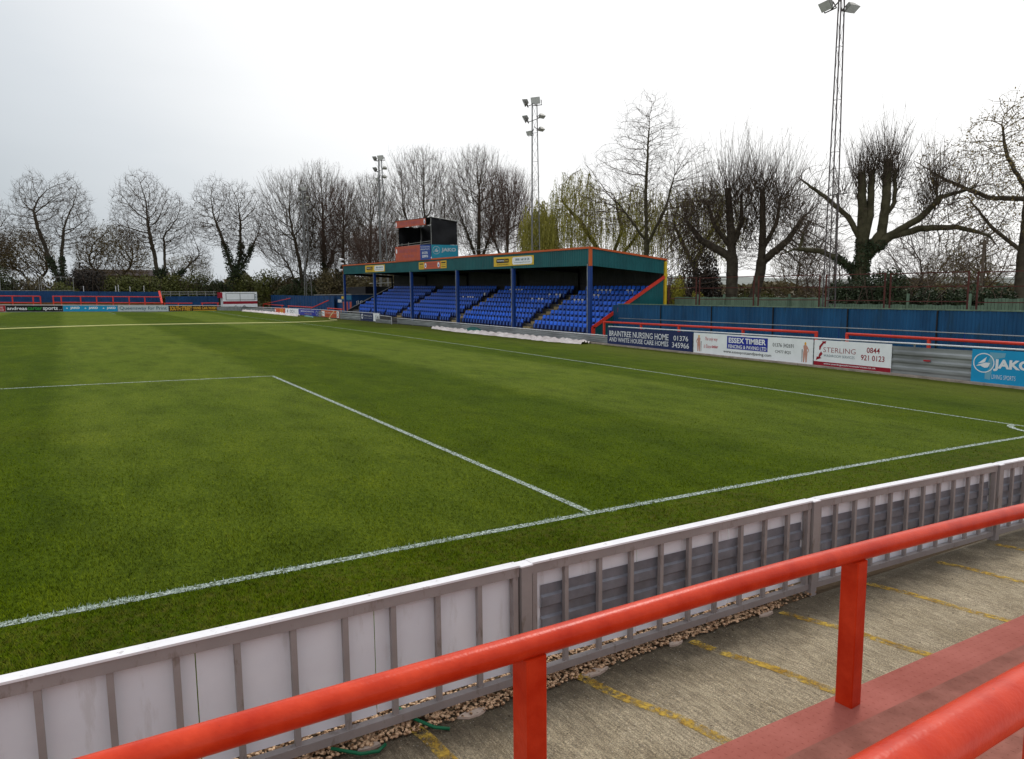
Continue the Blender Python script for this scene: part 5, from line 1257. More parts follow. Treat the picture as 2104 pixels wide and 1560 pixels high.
def tree(label, cat, base, stems, clouds, step, seed, tip=.012, rmax=.4, up=0.0, infl=None, kill=None, tw=(3, .8), name='bare_tree', bark='bark', twm='twig', twig_up=.3, group='bare trees round the ground', ivy=None, leaves=None, extra=None, wig=.12, twr=None, sidetw=0, ushoot=None):
    rng = np.random.default_rng(seed); x, y, zb = base
    root = empty(name, base, label, cat, group)
    off = np.array([x, y, 0]); A = np.concatenate([crown_pts(int(n*NF), np.array(c)+off, rx, ry, r0, r1, rng, sh) for (n, c, rx, ry, r0, r1, sh) in clouds])
    for st in stems: st['pts'] = [tuple(np.array(p)+off) for p in st['pts']]
    N_, P_, rm_ = colonize(stems, A, step, infl or step*8, (kill or step*1.6)*.68, up, rng=rng, wig=wig, jit=.10 if y > 100 else .05)
    R_, ch = radii(P_, len(N_), tip, rmax=rmax)
    for q_, v_ in rm_.items(): R_[q_] = max(R_[q_], v_)
    if ushoot: extra = upshoots(*ushoot)
    e = np.where(P_ >= 0)[0]; a, b = N_[P_[e]], N_[e]; ra = np.minimum(R_[P_[e]], R_[e]*1.35+tip*.3); rb = R_[e]
    thick = rb > .055
    if ivy or True:
        V, F = tubes(a[thick], b[thick], ra[thick]*1.02, rb[thick], 8); nmesh('trunk', V, F, M_[bark], root, smooth=True)
    V, F = tubes(a[~thick], b[~thick], ra[~thick], rb[~thick], 4); Vs, Fs = [V], [F]; off_ = len(V)
    t = twigs(N_, P_, ch, rng, tw[0], tw[1], (twr or tip*.8), twig_up); V, F = tubes(*t, 3); Vs.append(V); Fs.append(F+off_); off_ += len(V)
    if sidetw:
        sel = np.where((R_ < .05) & (P_ >= 0))[0]; sel = sel[rng.random(len(sel)) < sidetw]
        t = twigs(N_, P_, ch, rng, 1, tw[1]*.8, (twr or tip*.8), twig_up, sel); V, F = tubes(*t, 3); Vs.append(V); Fs.append(F+off_); off_ += len(V)
    if extra: 
        for q in extra(N_, P_, R_, ch, rng): V, F = tubes(*q, 3); Vs.append(V); Fs.append(F+off_); off_ += len(V)
    nmesh('crown', np.concatenate(Vs), np.concatenate(Fs), M_[twm], root)
    if ivy:
        h0, h1, rr, n, lim = ivy; sel = np.where((N_[:, 2] < h1+zb) & (R_ > lim))[0]
        if len(sel) < 3: sel = np.arange(4)
        w = rng.choice(sel, n); P = N_[w]
        d = rng.standard_normal((n, 3)); d[:, 2] *= .8; d /= np.linalg.norm(d, axis=1)[:, None]
        fall = np.clip(1.15-(P[:, 2]-zb)/(h1), .25, 1)
        C = P+d*((R_[w]+rr*fall*(.35+.65*rng.random(n)))[:, None]); C[:, 2] = np.maximum(C[:, 2], zb)
        V, F = quads(C, .26 if y > 100 else .15, 1, rng); nmesh('ivy', V, F, M_['ivy'], root)
    if leaves:
        n, sz, mat_, lim = leaves; sel = np.where((R_ < .03) & (N_[:, 2] > lim+zb))[0]; w = rng.choice(sel, n)
        C = N_[w]+rng.standard_normal((n, 3))*step*.75; V, F = quads(C, sz, .8, rng); nmesh('foliage', V, F, M_[mat_], root)
    return root, N_, P_, R_, ch
NF = 2.6
def S(*pts, r=None): return {'pts': list(pts), 'r': r}
def C(n, c, rx, ry, r0, r1, sh=.25): return (n, c, rx, ry, r0, r1, sh)
# --- left row (ivy clad limes beyond the far end)
FAR = dict(step=.48, tip=.017, tw=(4, 1.0), sidetw=.45, infl=6, kill=.80, up=.07, wig=.18, group='bare trees beyond the far end')
tree('bare tree cut off by the left edge of the photo', 'tree', (3.0, 142.5, .8), [S((0, 0, .8), (0, 0, 6), (.5, 0, 12)), S((0, 0, 6), (-1.5, 0, 11))], [C(1100, (1.2, 0, 14), 4.6, 4, 4.5, 6.5)], seed=1, rmax=.36, ivy=(0, 6, .9, 900, .1), **FAR)
tree('leftmost whole bare tree with two ivy-wrapped stems', 'tree', (14.8, 143, .8), [S((0, 0, .8), (.2, 0, 5), (.1, 0, 10), (.8, 0, 15)), S((0.1, 0, 3.5), (-1.4, .2, 9), (-3, 0, 15), (-3.4, 0, 18))], [C(1200, (1.4, 0, 16), 4.4, 4.5, 6, 8.6), C(900, (-3.2, 0, 16), 3.9, 4, 4.5, 8.8)], seed=2, rmax=.42, ivy=(0, 9.5, 1.15, 3200, .11), **FAR)
tree('bare round-crowned tree with an ivy-covered foot, left of the white trailer', 'tree', (30.2, 140.2, .7), [S((-.3, 0, .7), (-.3, 0, 5), (-.7, 0, 10), (-1.5, 0, 16)), S((-.3, 0, 4), (.9, 0, 9), (1.0, 0, 14)), S((-.3, 0, 4), (3, 0, 7), (6.5, -1, 10.5))], [C(1400, (-2.2, 0, 16), 5.6, 5, 5, 9.8), C(900, (2.2, 0, 15), 4.5, 4.5, 4.5, 7.6), C(350, (6.5, -1, 10), 2.5, 2.5, 2, 3)], seed=3, rmax=.42, ivy=(0, 7.5, 1.9, 4200, .12), **FAR)
tree('bare spreading tree on a thick ivy-smothered trunk above the white trailer', 'tree', (42.6, 136.3, .6), [S((0, 0, .6), (-.2, 0, 7), (-1.2, 0, 11), (-3, 0, 17)), S((-.1, 0, 6), (1.2, 0, 11), (1.4, 0, 17)), S((-.1, 0, 6), (2.6, 0, 11), (4.2, 0, 14))], [C(1300, (-2.6, 0, 16.5), 5.0, 4.5, 4.5, 8.4), C(1300, (1.9, 0, 16), 5.0, 4.5, 6, 8.2)], seed=4, rmax=.42, ivy=(0, 12.5, 1.9, 5200, .13), **FAR)
OAK = dict(step=.45, tip=.022, tw=(4, .9), sidetw=.5, infl=5, kill=.8, twm='twig_bud', group='small budding trees beyond the far end', wig=.3)
tree('small brownish dome-shaped tree between two tall bare trees', 'tree', (22.9, 155.0, .5), [S((0, 0, .5), (.2, 0, 6)), S((.1, 0, 5), (-3, 0, 9)), S((.1, 0, 5), (3.5, 0, 9))], [C(1900, (.7, 0, 9.5), 7.0, 6, 3.5, 7.8)], seed=5, rmax=.35, leaves=(2600, .32, 'bush_brown', 9), **OAK)
tree('brownish budding tree behind the leftmost whole tree', 'tree', (9.3, 155.9, .5), [S((0, 0, .5), (0, 0, 6)), S((0, 0, 4), (3, 0, 8))], [C(1500, (0, 0, 10), 5.2, 5, 3, 6.0)], seed=6, rmax=.32, leaves=(2200, .32, 'bush_brown', 8), **OAK)
tree('brownish budding tree at the left edge of the photo', 'tree', (3.6, 154.6, .5), [S((0, 0, .5), (0, 0, 6))], [C(1300, (0, 0, 9.5), 4.6, 5, 3, 6)], seed=7, rmax=.32, leaves=(2000, .32, 'bush_brown', 8), **OAK)
tree('small pale tree between the ivy-footed tree and the white trailer', 'tree', (36.5, 152, .5), [S((0, 0, .5), (0, 0, 4))], [C(800, (0, 0, 7), 5, 4, 2.5, 4.6)], seed=8, rmax=.2, leaves=(900, .3, 'bush', 5), **OAK)
# --- upright clump left of stand
UPR = dict(step=.5, tip=.017, tw=(3, 1.2), sidetw=.35, infl=7, kill=.8, up=.28, twig_up=.8, ushoot=(850, 3.6, .015, 6), group='upright bare trees left of the stand')
tree('tall bare tree leftmost in the upright clump, holding the farthest mast', 'tree', (52.6, 127.7, 0), [S((0, 0, 0), (0, 0, 8), (-1, 0, 14)), S((0, 0, 3), (-2.5, 0, 9)), S((0, 0, 5), (1.8, 0, 12))], [C(2000, (-1.2, 0, 13), 6.4, 5, 6.5, 12.5)], seed=11, rmax=.42, ivy=(0, 6, 1.3, 1500, .12), **UPR)
tree('tallest bare tree of the upright clump', 'tree', (58.2, 131.3, 0), [S((0, 0, 0), (0, 0, 10), (0, 0, 17)), S((0, 0, 6), (2, 0, 12))], [C(2200, (0, 0, 15), 4.9, 4.5, 8, 13)], seed=12, rmax=.4, ivy=(0, 13, 1.1, 3200, .12), **UPR)
tree('bare tree with reddish twigs right of the tallest one in the clump', 'tree', (59.1, 123.6, 0), [S((0, 0, 0), (.2, 0, 8), (.5, 0, 15)), S((0, 0, 3), (-1.5, 0, 9))], [C(1700, (.3, 0, 13), 3.9, 4, 8, 11)], seed=13, rmax=.32, ivy=(0, 9, 1.2, 2600, .1), **{**UPR, 'twm': 'twig_red'})
tree('bare upright tree beside the floodlight mast left of the gantry', 'tree', (62.4, 118.1, 0), [S((0, 0, 0), (0, 0, 8), (.4, 0, 14)), S((0, 0, 5), (1.6, 0, 11))], [C(1900, (.5, 0, 13), 4.6, 4.5, 7, 11.4)], seed=14, rmax=.34, **UPR)
tree('dense reddish twiggy tree behind the far end of the stand', 'tree', (60.5, 108.1, 0), [S((0, 0, 0), (0, 0, 5))], [C(1500, (0, 0, 8), 4.6, 4, 5.5, 6)], seed=15, rmax=.2, **{**UPR, 'twm': 'twig_red'})
BEH = dict(step=.42, tip=.0135, tw=(3, 1.1), sidetw=.35, infl=6, kill=.7, up=.30, twig_up=.9, ushoot=(950, 3.8, .012, 8), group='upright bare trees behind the stand')
tree('broad fan-shaped bare tree behind the gantry', 'tree', (62.6, 94.1, 0), [S((0, 0, 0), (0, 0, 10), (-.3, 0, 15)), S((0, 0, 8), (-2.6, 1, 14)), S((0, 0, 8), (2.4, -1, 14))], [C(2200, (-.4, .4, 14), 5.6, 4.5, 5.5, 10.8)], seed=21, rmax=.4, ivy=(0, 13, 1.0, 1800, .1), **BEH)
tree('tall bare tree behind the stand, right of the gantry', 'tree', (66.2, 84.4, 0), [S((0, 0, 0), (0, 0, 9), (.2, 0, 16)), S((0, 0, 7), (2, -1, 13)), S((0, 0, 7), (-1.8, 1, 13))], [C(2200, (0, 0, 13.5), 4.5, 4.2, 6, 10.0)], seed=22, rmax=.4, twr=.012, ivy=(0, 14, 1.2, 2600, .08), **BEH)
tree('bare tree with purplish upright twigs left of the weeping willows', 'tree', (66.5, 76.5, 0), [S((0, 0, 0), (-.4, 0, 8), (-.2, 0, 12)), S((0, 0, 6), (-2.2, 1, 11))], [C(1500, (-.2, .2, 12), 3.5, 3.2, 4, 7.2)], seed=23, rmax=.3, **{**BEH, 'twm': 'twig_red'})
# --- willows
def willow(label, base, stems, clouds, seed, nst, ln, rmax=.3):
    root, N_, P_, R_, ch = tree(label, 'tree', base, stems, clouds, .38, seed, tip=.012, rmax=rmax, infl=4, kill=.75, tw=(2, .5), name='willow_tree', bark='bark_green', twm='twig_bud', group='weeping willows behind the stand', twig_up=-.2)
    rng = np.random.default_rng(seed+50); sel = np.where((R_ < .05) & (N_[:, 2] > 7.0))[0]; w = rng.choice(sel, nst); C_ = []; D_ = []; A0 = []; A1 = []
    for i in w:
        p = N_[i].copy(); L_ = ln*(.35+.85*rng.random()); L_ = min(L_, p[2]-4.6); dr = rng.standard_normal(2)*.35; k = max(3, int(L_/.13)); prev = p
        for j in range(k):
            t = j/k; q = p+np.array([dr[0]*(1-(1-t)**2), dr[1]*(1-(1-t)**2), .15*math.sin(t*3)-L_*t*t**.15]); q += rng.standard_normal(3)*.025
            if j % 3 == 0: A0.append(prev); A1.append(q); prev = q
            C_.append(q); D_.append((rng.standard_normal()*.35, rng.standard_normal()*.35, -1))
    V, F = quads(np.array(C_), .20, .36, rng, dirs=np.array(D_)); nmesh('foliage', V, F, M_['willow'], root)
    A0 = np.array(A0); A1 = np.array(A1); V, F = tubes(A0, A1, np.full(len(A0), .006), np.full(len(A0), .005), 3); nmesh('hanging_twigs', V, F, M_['willow'], root)
willow('dense yellow-green weeping willow in front of the middle mast', (58.6, 59.0, 0), [S((0, 0, 0), (.2, -.3, 7), (.3, -.2, 11)), S((0, 0, 5), (1.6, -1.5, 9))], [C(420, (.6, -.4, 9.8), 2.4, 2.2, 3, 3.6)], 31, 1300, 5.0)
willow('wide yellow-green weeping willow behind the near half of the stand', (63.5, 52.2, 0), [S((0, 0, 0), (0, 0, 6), (-2.0, 1.5, 10), (-3.6, 3.0, 12.5)), S((0, 0, 5), (1.2, -1, 9.5), (.4, -.6, 13)), S((0, 0, 5), (3.2, -3, 10.5))], [C(800, (-2.3, 2.2, 11), 3.8, 3.8, 3, 5.0), C(650, (2.2, -2.2, 10.5), 3.6, 3.6, 3.2, 3.9)], 32, 1500, 4.0, .34)
willow('sparse olive weeping willow behind the tall thin tree', (66.5, 42.5, 0), [S((0, 0, 0), (0, 0, 6), (1.5, -1.5, 10)), S((0, 0, 5), (-1.5, 1.5, 9.5))], [C(900, (.2, -.2, 9.6), 4.6, 4.4, 3.4, 4.2)], 33, 800, 2.6, .3)
# --- tall sparse tree
tree('tall thin sparse tree rising above the stand roof', 'tree', (60.8, 43.2, 0), [S((0, 0, 0), (0, 0, 7), (-.1, .1, 12), (0, 0, 16), (.1, -.1, 19)), S((0, 0, 7.2), (1.3, -1.0, 10.5), (1.9, -1.5, 13.5)), S((0, 0, 7.6), (-1.7, 1.6, 10.8))],
     [C(1500, (0, 0, 13.0), 3.9, 3.7, 6, 8.0, .05), C(420, (-3.0, 2.8, 11.0), 3.1, 3, 3, 5.2, .05), C(420, (2.9, -2.6, 11.2), 3, 3, 3, 5.4, .05)], .28, 41, tip=.0095, rmax=.23, up=.26, infl=3.0, kill=.60, tw=(2, .9), twig_up=.7, bark='bark_green', twm='twig', group='bare trees on the stand side', wig=.14, twr=.008, sidetw=.25)
# --- pollards
def shoots(heads, n, ln, spread, r=.011, drop=1.6):
    def f(N_, P_, R_, ch, rng):
        P0 = []; P1 = []; P2 = []; P3 = []
        for (hx, hy, hz, rad, cnt, lmul) in heads:
            for _ in range(cnt):
                a = rng.random()*6.283; q = rad*math.sqrt(rng.random()); p = np.array([hx+q*.55*math.cos(a), hy+q*.55*math.sin(a), hz+.2-drop*rng.random()**1.6])
                d = np.array([math.cos(a)*q*spread*1.5+rng.standard_normal()*.17, math.sin(a)*q*spread*1.5+rng.standard_normal()*.17, 1.0]); d /= np.linalg.norm(d)
                o = np.array([math.cos(a), math.sin(a), 0])*(.15+.5*rng.random()); l = ln*lmul*(.45+.65*rng.random())*(1-.25*q/rad)
                m = p+(d+o*.8)*l*.22; m2 = m+d*l*.42; e = m2+(d+rng.standard_normal(3)*.10)*l*.36
                P0.append(p); P1.append(m); P2.append(m2); P3.append(e)
        P0, P1, P2, P3 = map(np.array, (P0, P1, P2, P3)); o = np.ones(len(P0))
        yield np.concatenate([P0, P1, P2]), np.concatenate([P1, P2, P3]), np.concatenate([o*r*2.2, o*r*1.7, o*r]), np.concatenate([o*r*1.7, o*r, o*r*.4])
        # side twigs on the shoots
        k = 3; i = np.repeat(np.arange(len(P0)), k); t = rng.random(len(i))[:, None]; p = P1[i]*(1-t)+P3[i]*t; d = rng.standard_normal((len(i), 3))*.45+np.array([0, 0, 1]); e = p+d*(.25+.45*rng.random(len(i)))[:, None]
        oo = np.ones(len(i)); yield p, e, oo*r*.8, oo*r*.35
    return f
def add(hs, x, y): return [(a+x, b+y, c, d, e, f) for a, b, c, d, e, f in hs]
fx, fy_ = 61.4, 33.6
hsF = [(-.2, .4, 11.2, 1.2, 170, 1.2), (.5, -.3, 10.8, 1.1, 140, 1.15), (-1.5, 1.6, 10.0, 1.3, 170, 1.08), (-2.5, 2.5, 9.0, 1.2, 120, .95), (-3.2, 3.2, 7.8, 1.0, 60, .85)]
tree('thick-trunked pollard, left of the pair, crowned with dense upright shoots', 'tree', (fx, fy_, 0), [S((0, 0, 0), (0, 0, 5), (-.1, .2, 8), (-.2, .5, 11.2), r=(.50, .24)), S((-.1, .1, 6.5), (-.9, 1.1, 8.2), (-1.4, 1.6, 10.2), r=(.2, .1)), S((0, 0, 5.5), (-1.8, 1.8, 7.2), (-2.8, 2.8, 9.0), r=(.16, .06)), S((0, 0, 6.5), (.5, -.4, 8.5), (.5, -.3, 10.8), r=(.2, .1))], [C(800, (-1.9, 1.9, 8.2), 3.3, 3.3, 3.5, 3.0), C(600, (-3.0, 3.0, 5.8), 2.5, 2.5, 2.6, 2.4), C(400, (.4, -.4, 6.5), 1.6, 1.6, 2, 3)],
     .32, 51, tip=.012, rmax=.46, infl=3, kill=.6, tw=(2, .9), bark='bark', twm='twig', extra=shoots(add(hsF, fx, fy_), 0, 5.0, .34, .010, 5.0), group='pollarded trees behind the blue fence')
fx, fy_ = 62.6, 32.0
hsG = [(.1, -.1, 11.2, 1.2, 170, 1.2), (1.0, -1.0, 10.4, 1.2, 160, 1.1), (1.9, -1.9, 9.3, 1.1, 120, 1.0), (-.4, .4, 10.8, .9, 90, 1.15), (2.6, -2.7, 8.2, 1.0, 60, .85)]
tree('pollard with a bent trunk, right of the pair, crowned with dense upright shoots', 'tree', (fx, fy_, 0), [S((-1.0, .8, 0), (-.2, .1, 2.6), (.2, -.1, 4.5), (.2, -.2, 7.5), (.1, -.1, 11), r=(.42, .2)), S((.3, -.3, 6.2), (.9, -.9, 8.2), (1.1, -1.1, 10.4), r=(.2, .09)), S((.2, -.2, 5.2), (1.6, -1.6, 7.0), (2.3, -2.4, 8.8), r=(.16, .06))], [C(800, (1.9, -1.9, 8.0), 3.0, 3.0, 3.5, 3.0), C(550, (2.9, -2.9, 5.6), 2.4, 2.4, 2.6, 2.4), C(300, (-.4, .4, 6.5), 1.4, 1.4, 2, 3)],
     .32, 52, tip=.012, rmax=.40, infl=3, kill=.6, tw=(2, .9), bark='bark', twm='twig', extra=shoots(add(hsG, fx, fy_), 0, 5.0, .34, .010, 5.0), group='pollarded trees behind the blue fence')
gx, gy = 62.0, 22.8
# frame: u (to the right in view) is roughly (+.53,-.85); helper for limbs in that plane
def uv(u, z, d=0): return (.53*u+.85*d, -.85*u+.53*d, z)
hs = [uv(-.3, 10.6)+(.45, 80, 1.0), uv(.35, 10.9, .3)+(.45, 70, .9), uv(1.3, 11.3)+(.55, 110, 1.05), uv(1.9, 10.8, .3)+(.4, 60, .95), uv(4.3, 9.6)+(.45, 60, 1.1), uv(3.8, 8.6)+(.4, 40, 1.0), uv(-3.6, 7.4)+(.35, 22, .6), uv(-1.4, 9.7)+(.4, 30, .7), uv(5.2, 8.9)+(.4, 26, .9)]
hs = [(a+gx, b+gy, c, d, e, f) for a, b, c, d, e, f in hs]
tree('old ivy-clad pollard with four blunt stems and long sideways limbs', 'tree', (gx, gy, 0),
     [S(uv(-.1, 0), uv(-.1, 3), uv(.1, 5.0), uv(.05, 6.5), uv(.0, 8), uv(-.2, 10.9), r=(.58, .24)), S(uv(.1, 5.6), uv(.45, 8), uv(.45, 11, .3), r=(.28, .2)), S(uv(.2, 5.0), uv(1.2, 6.8), uv(1.4, 9), uv(1.35, 11.6), r=(.34, .26)), S(uv(1.3, 7.6, .1), uv(1.9, 8.8), uv(1.85, 11, .3), r=(.15, .12)),
      S(uv(.3, 5.2), uv(1.6, 6.5), uv(3.6, 7.8), uv(4.6, 9.0), uv(6.2, 9.4)), S(uv(1.6, 6.3), uv(3.6, 7.0), uv(5.6, 7.0), uv(7.4, 6.4), uv(8.0, 5.6)), S(uv(-.1, 3.9), uv(-1.2, 5.0), uv(-2.6, 5.7), uv(-4.3, 5.9), uv(-5.2, 5.6)), S(uv(-3.9, 5.9), uv(-3.7, 7.3)),
      S(uv(-.1, 6.2), uv(-.9, 8.0), uv(-2.5, 9.5), uv(-4.3, 11.0)), S(uv(3.6, 7.8), uv(3.8, 8.8)), S(uv(4.4, 8.9), uv(4.3, 9.8))],
     [C(480, uv(-3.0, 7.8), 2.4, 3.6, 3.8, 4.2), C(600, uv(5.0, 8), 2.8, 4.2, 4.4, 4.2), C(260, uv(.8, 9.5), 1.6, 2.2, 2, 4), C(200, uv(4, 4.4), 1.8, 2.6, 1.5, 2), C(120, uv(-4.5, 4.6), 1, 1.5, 1, 1.5)],
     .30, 53, tip=.0105, rmax=.50, infl=2.6, kill=.55, tw=(2, .8), bark='bark_green', twm='twig', extra=shoots(hs, 0, 3.8, .40, .010, 1.8), ivy=(0, 6.2, .42, 5200, .20), group='pollarded trees behind the blue fence', sidetw=.2)
# --- right edge tree with young leaves
tree('tree with pale young leaves at the right edge of the photo', 'tree', (68.1, 15.4, 0), [S(uv(0, 0), uv(0, 5), uv(.1, 9.0), uv(.2, 12)), S(uv(0, 8.6), uv(-2.0, 8.9), uv(-4.5, 10.2), uv(-6.4, 11.6)), S(uv(0, 5.2), uv(-1.8, 7.0), uv(-3.2, 9.0)), S(uv(.1, 9), uv(-1.2, 11.5), uv(-1.6, 13.5))],
     [C(1300, uv(-.6, 10.5), 3.6, 4.2, 4.5, 5.2, .1), C(600, uv(-4.0, 9.5), 2.4, 3.4, 4, 3.8), C(300, uv(-2.5, 5.2), 2, 2.6, 2, 2)], .34, 61, tip=.0115, rmax=.30, infl=3.2, kill=.66, tw=(2, .7), twm='twig_bud', name='leafing_tree', leaves=(5200, .13, 'young', 5.5), group='bare trees on the stand side')
SMALL = dict(step=.30, tip=.014, tw=(3, .8), sidetw=.3, infl=3.2, kill=.6, group='small bare trees in the distance on the right')
tree('small pinkish bare tree between the pollard pair and the tall mast', 'tree', (84.6, 41.2, 0), [S((0, 0, 0), (0, 0, 2)), S((0, 0, 1), (1, -1, 3)), S((0, 0, 1), (-1, 1, 3))], [C(900, (0, 0, 4.5), 3.0, 3.0, 2.6, 4.2)], seed=71, rmax=.14, twm='twig_red', **SMALL)
tree('small bare tree right of the ivy-clad pollard', 'tree', (88.7, 34.5, 0), [S((0, 0, 0), (0, 0, 2)), S((0, 0, 1), (1, -1, 4))], [C(900, (0, 0, 4.5), 2.9, 3.2, 2.6, 4.4)], seed=72, rmax=.13, **SMALL)
tree('small bare tree just right of the bent pollard trunk', 'tree', (86.5, 46.0, 0), [S((0, 0, 0), (0, 0, 3))], [C(800, (0, 0, 4.8), 3.2, 3.0, 2.6, 4.6)], seed=73, rmax=.14, twm='twig_bud', **SMALL)
tree('domed brown tree in the distance near the right edge', 'tree', (122.1, 46.3, -.5), [S((0, 0, -.5), (0, 0, 2.5)), S((0, 0, 1), (2.5, -3, 4)), S((0, 0, 1), (-2.5, 3, 4))], [C(2200, (.2, -.2, 3.6), 5.2, 5.6, 1.5, 5.2)], step=.4, tip=.022, tw=(4, .9), sidetw=.5, infl=4, kill=.7, twm='twig_bud', group='small bare trees in the distance on the right', seed=74, rmax=.3, leaves=(900, .25, 'bush', 2), wig=.25)
tree('wispy bare tree at the far right behind the fence posts', 'tree', (82, 24, 0), [S((0, 0, 0), (0, 0, 3))], [C(600, (0, 0, 5), 2.6, 2.8, 2.6, 3.6)], seed=75, rmax=.12, **SMALL)

# ------------------------------------------------------------------ bushes and hedges
def bush(label, x, y, z0, rx, ry, h, n, size, mat, seed, grp='bushes beyond the far fences', name='bush', lobes=5, stems=True):
    rng = np.random.default_rng(seed); root = empty(name, (x, y, z0), label, 'bush', grp); P = []
    Lb = [(rng.uniform(-.55, .55)*rx, rng.uniform(-.5, .5)*ry, rng.uniform(.35, .68)*h, rng.uniform(.38, .62)) for _ in range(lobes)]
    for (a, b, c, s_) in Lb:
        k = n//lobes; d = rng.standard_normal((k, 3)); d /= np.linalg.norm(d, axis=1)[:, None]; r = rng.random(k)**.38
        P.append(np.stack([x+a+d[:, 0]*r*rx*s_, y+b+d[:, 1]*r*ry*s_, z0+c+d[:, 2]*r*(h-c if False else h*s_*.72)], -1))
    P = np.concatenate(P); P[:, 2] = np.clip(P[:, 2], z0, z0+h*1.05); V, F = quads(P, size, 1, rng); nmesh('foliage', V, F, M_[mat], root)
    if stems:
        k = 26; a = rng.random(k)*6.28; b0 = np.stack([x+.2*rx*np.cos(a), y+.2*ry*np.sin(a), np.full(k, z0)], -1); b1 = np.stack([x+rx*(.2+.6*rng.random(k))*np.cos(a), y+ry*.7*np.sin(a), z0+h*(.6+.5*rng.random(k))], -1)
        m_ = (b0+b1)/2+rng.standard_normal((k, 3))*.15*h; V, F = tubes(np.concatenate([b0, m_]), np.concatenate([m_, b1]), np.full(2*k, .035), np.full(2*k, .018), 4); nmesh('stems', V, F, M_['twig'], root)
hedge = [(-4, 137, 5.2, 3.9, 'bush'), (1.5, 138, 5.0, 4.2, 'bush_dark'), (6.5, 136, 5.6, 4.0, 'bush_dark'), (10.5, 138, 5.0, 4.0, 'bush_brown'), (15, 136, 4.2, 3.9, 'bush'), (18.2, 138, 6.2, 3.2, 'evergreen'), (22.3, 137, 4.9, 3.9, 'bush'), (26, 138, 4.6, 4.0, 'bush_dark'), (29.8, 136.5, 4.8, 3.7, 'bush'),
         (34.2, 137.5, 5.0, 3.8, 'bush'), (38.2, 136, 4.6, 2.8, 'bush_dark'), (41, 140, 4.2, 3.6, 'bush'), (45.2, 137, 5.4, 3.7, 'bush'), (49.0, 135, 5.6, 3.7, 'bush'), (52.5, 133, 5.2, 3.5, 'bush_brown'), (55.5, 130, 5.6, 3.8, 'bush_brown'), (54.2, 122, 4.6, 3.4, 'bush_dark'), (56.2, 116, 6.2, 3.6, 'bush_brown'),
         (58.5, 110, 6.0, 3.9, 'bush_brown'), (58, 103, 6.6, 4.0, 'bush_brown'), (60, 98, 6.2, 3.6, 'bush_brown'), (50.6, 127, 3.6, 2.6, 'bush_dark')]
adj = {'bush': 'green', 'bush_dark': 'dark green', 'bush_brown': 'brown twiggy', 'evergreen': 'conical dark evergreen'}
ords = ['first', 'second', 'third', 'fourth', 'fifth', 'sixth', 'seventh', 'eighth', 'ninth', 'tenth']; cnt = {}
for i, (x, y, h, r, m_) in enumerate(hedge):
    k = cnt.get(m_, 0); cnt[m_] = k+1
    bush(('%s bush in the far hedge, %s of that colour from the left' % (adj[m_], ords[k])) if m_ != 'evergreen' else 'small pointed dark evergreen shrub between the two ivy-footed trees', x, y, .6 if y > 125 else 0, r*1.3, r*.9, h*1.28, 5200, .30, m_, 200+i, lobes=8)
bush('dark spiky evergreen shrub between the stand and the pollards', 62.7, 38.2, 0, 2.3, 2.3, 7.2, 5200, .20, 'evergreen', 301, 'bushes on the stand side')
bush('bright yellow rounded shrub just right of the yellow corner post', 55.6, 33.9, .4, 1.1, 1.1, 3.7, 5200, .09, 'bush_yel', 302, 'bushes on the stand side', lobes=3)
bush('small yellow flowering spray beside the rounded yellow shrub', 56.6, 33.0, 1.5, .6, .6, 1.6, 500, .09, 'bush_yel', 303, 'bushes on the stand side', lobes=2)
iv = [(54.3, 20.0, 2.3, 2.0), (54.4, 18.4, 2.9, 1.7), (54.6, 16.8, 3.35, 1.8), (54.4, 15.2, 3.2, 1.6), (54.3, 13.7, 2.8, 1.6), (54.2, 12.4, 2.6, 1.4), (54.2, 11.2, 2.45, 1.3)]
for i, (x, y, h, r) in enumerate(iv):
    bush('dark ivy mound sprawling over the green fence, %s from the left' % ords[i], x, y, 0, r*.8, r*1.1, h*1.22, 6500, .13, 'ivy', 320+i, 'ivy mounds on the green fence', 'ivy_mound')
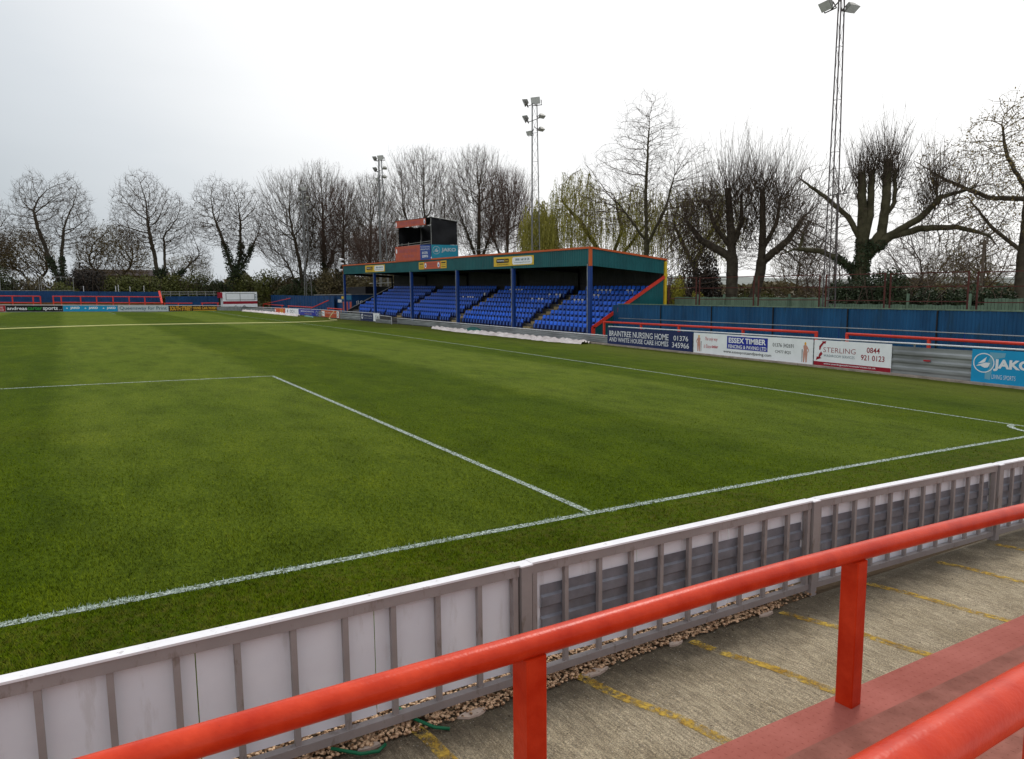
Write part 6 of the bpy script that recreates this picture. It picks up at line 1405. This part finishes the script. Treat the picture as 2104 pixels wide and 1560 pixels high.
for i, (x, y, r, h, m_) in enumerate([(66, 27, 3, 2.6, 'bush_brown'), (70, 22, 3.5, 2.5, 'bush'), (66, 33, 3, 2.4, 'bush'), (72, 34, 4, 2.8, 'bush_brown'), (75, 28, 4, 2.8, 'bush_brown'), (74, 18, 4, 2.6, 'bush_brown'), (72, 12, 4, 2.8, 'bush')]):
    bush('low %s scrub behind the green fence, %s patch' % ('green' if m_ == 'bush' else 'brown', ['between the pollards', 'behind the ivy pollard', 'behind the bent trunk', 'far left', 'far middle', 'far right', 'at the right edge'][i]), x, y, 0, r*1.2, r*1.5, h*1.25, 5200, .2, m_, 340+i, 'low scrub behind the green fence')
# far field hedgerow, one mass
def farmass():
    rng = np.random.default_rng(400); n = 34000; az = np.radians(rng.uniform(40, 80, n)); d = rng.uniform(170, 200, n); x = CAM.x+d*np.sin(az); y = CAM.y+d*np.cos(az)
    h = (5.0+.6*np.sin(az*37)+.4*np.sin(az*83+1))*rng.random(n)**.7; V, F = quads(np.stack([x, y, -.5+h], -1), .9, 1, rng)
    tag(nmesh('distant_hedgerow', V, F, M_['bush_brown']), 'low brown hedgerow along the far field on the right', 'hedgerow', kind='stuff')
    n = 30000; az = np.radians(rng.uniform(-30, 36, n)); d = rng.uniform(170, 215, n); x = CAM.x+d*np.sin(az); y = CAM.y+d*np.cos(az)
    h = (6.4+1.6*np.sin(az*41)+1.2*np.sin(az*97+1))*rng.random(n)**.7; V, F = quads(np.stack([x, y, -.5+h], -1), 1.0, 1, rng)
    tag(nmesh('distant_wood', V, F, M_['bush_brown']), 'brown wood far behind the hedges on the left', 'wood', kind='stuff')
farmass()
# far low ridge
def ridge():
    az = np.radians(np.linspace(30, 95, 60)); d0, d1 = 900, 2200; V = []
    for i, a in enumerate(az):
        h = 46+9*math.sin(i*.16)+3*math.sin(i*.5); V += [(CAM.x+d0*math.sin(a), CAM.y+d0*math.cos(a), -1), (CAM.x+d1*math.sin(a), CAM.y+d1*math.cos(a), h)]
    mb = MB(); mb.add(V, [(2*i, 2*i+2, 2*i+3, 2*i+1) for i in range(59)]); tag(mb.build('hills', mk('far_fields', (.17, .20, .19), .9, .2, .01, col2=(.24, .25, .23)), smooth=True), kind='structure')
ridge()
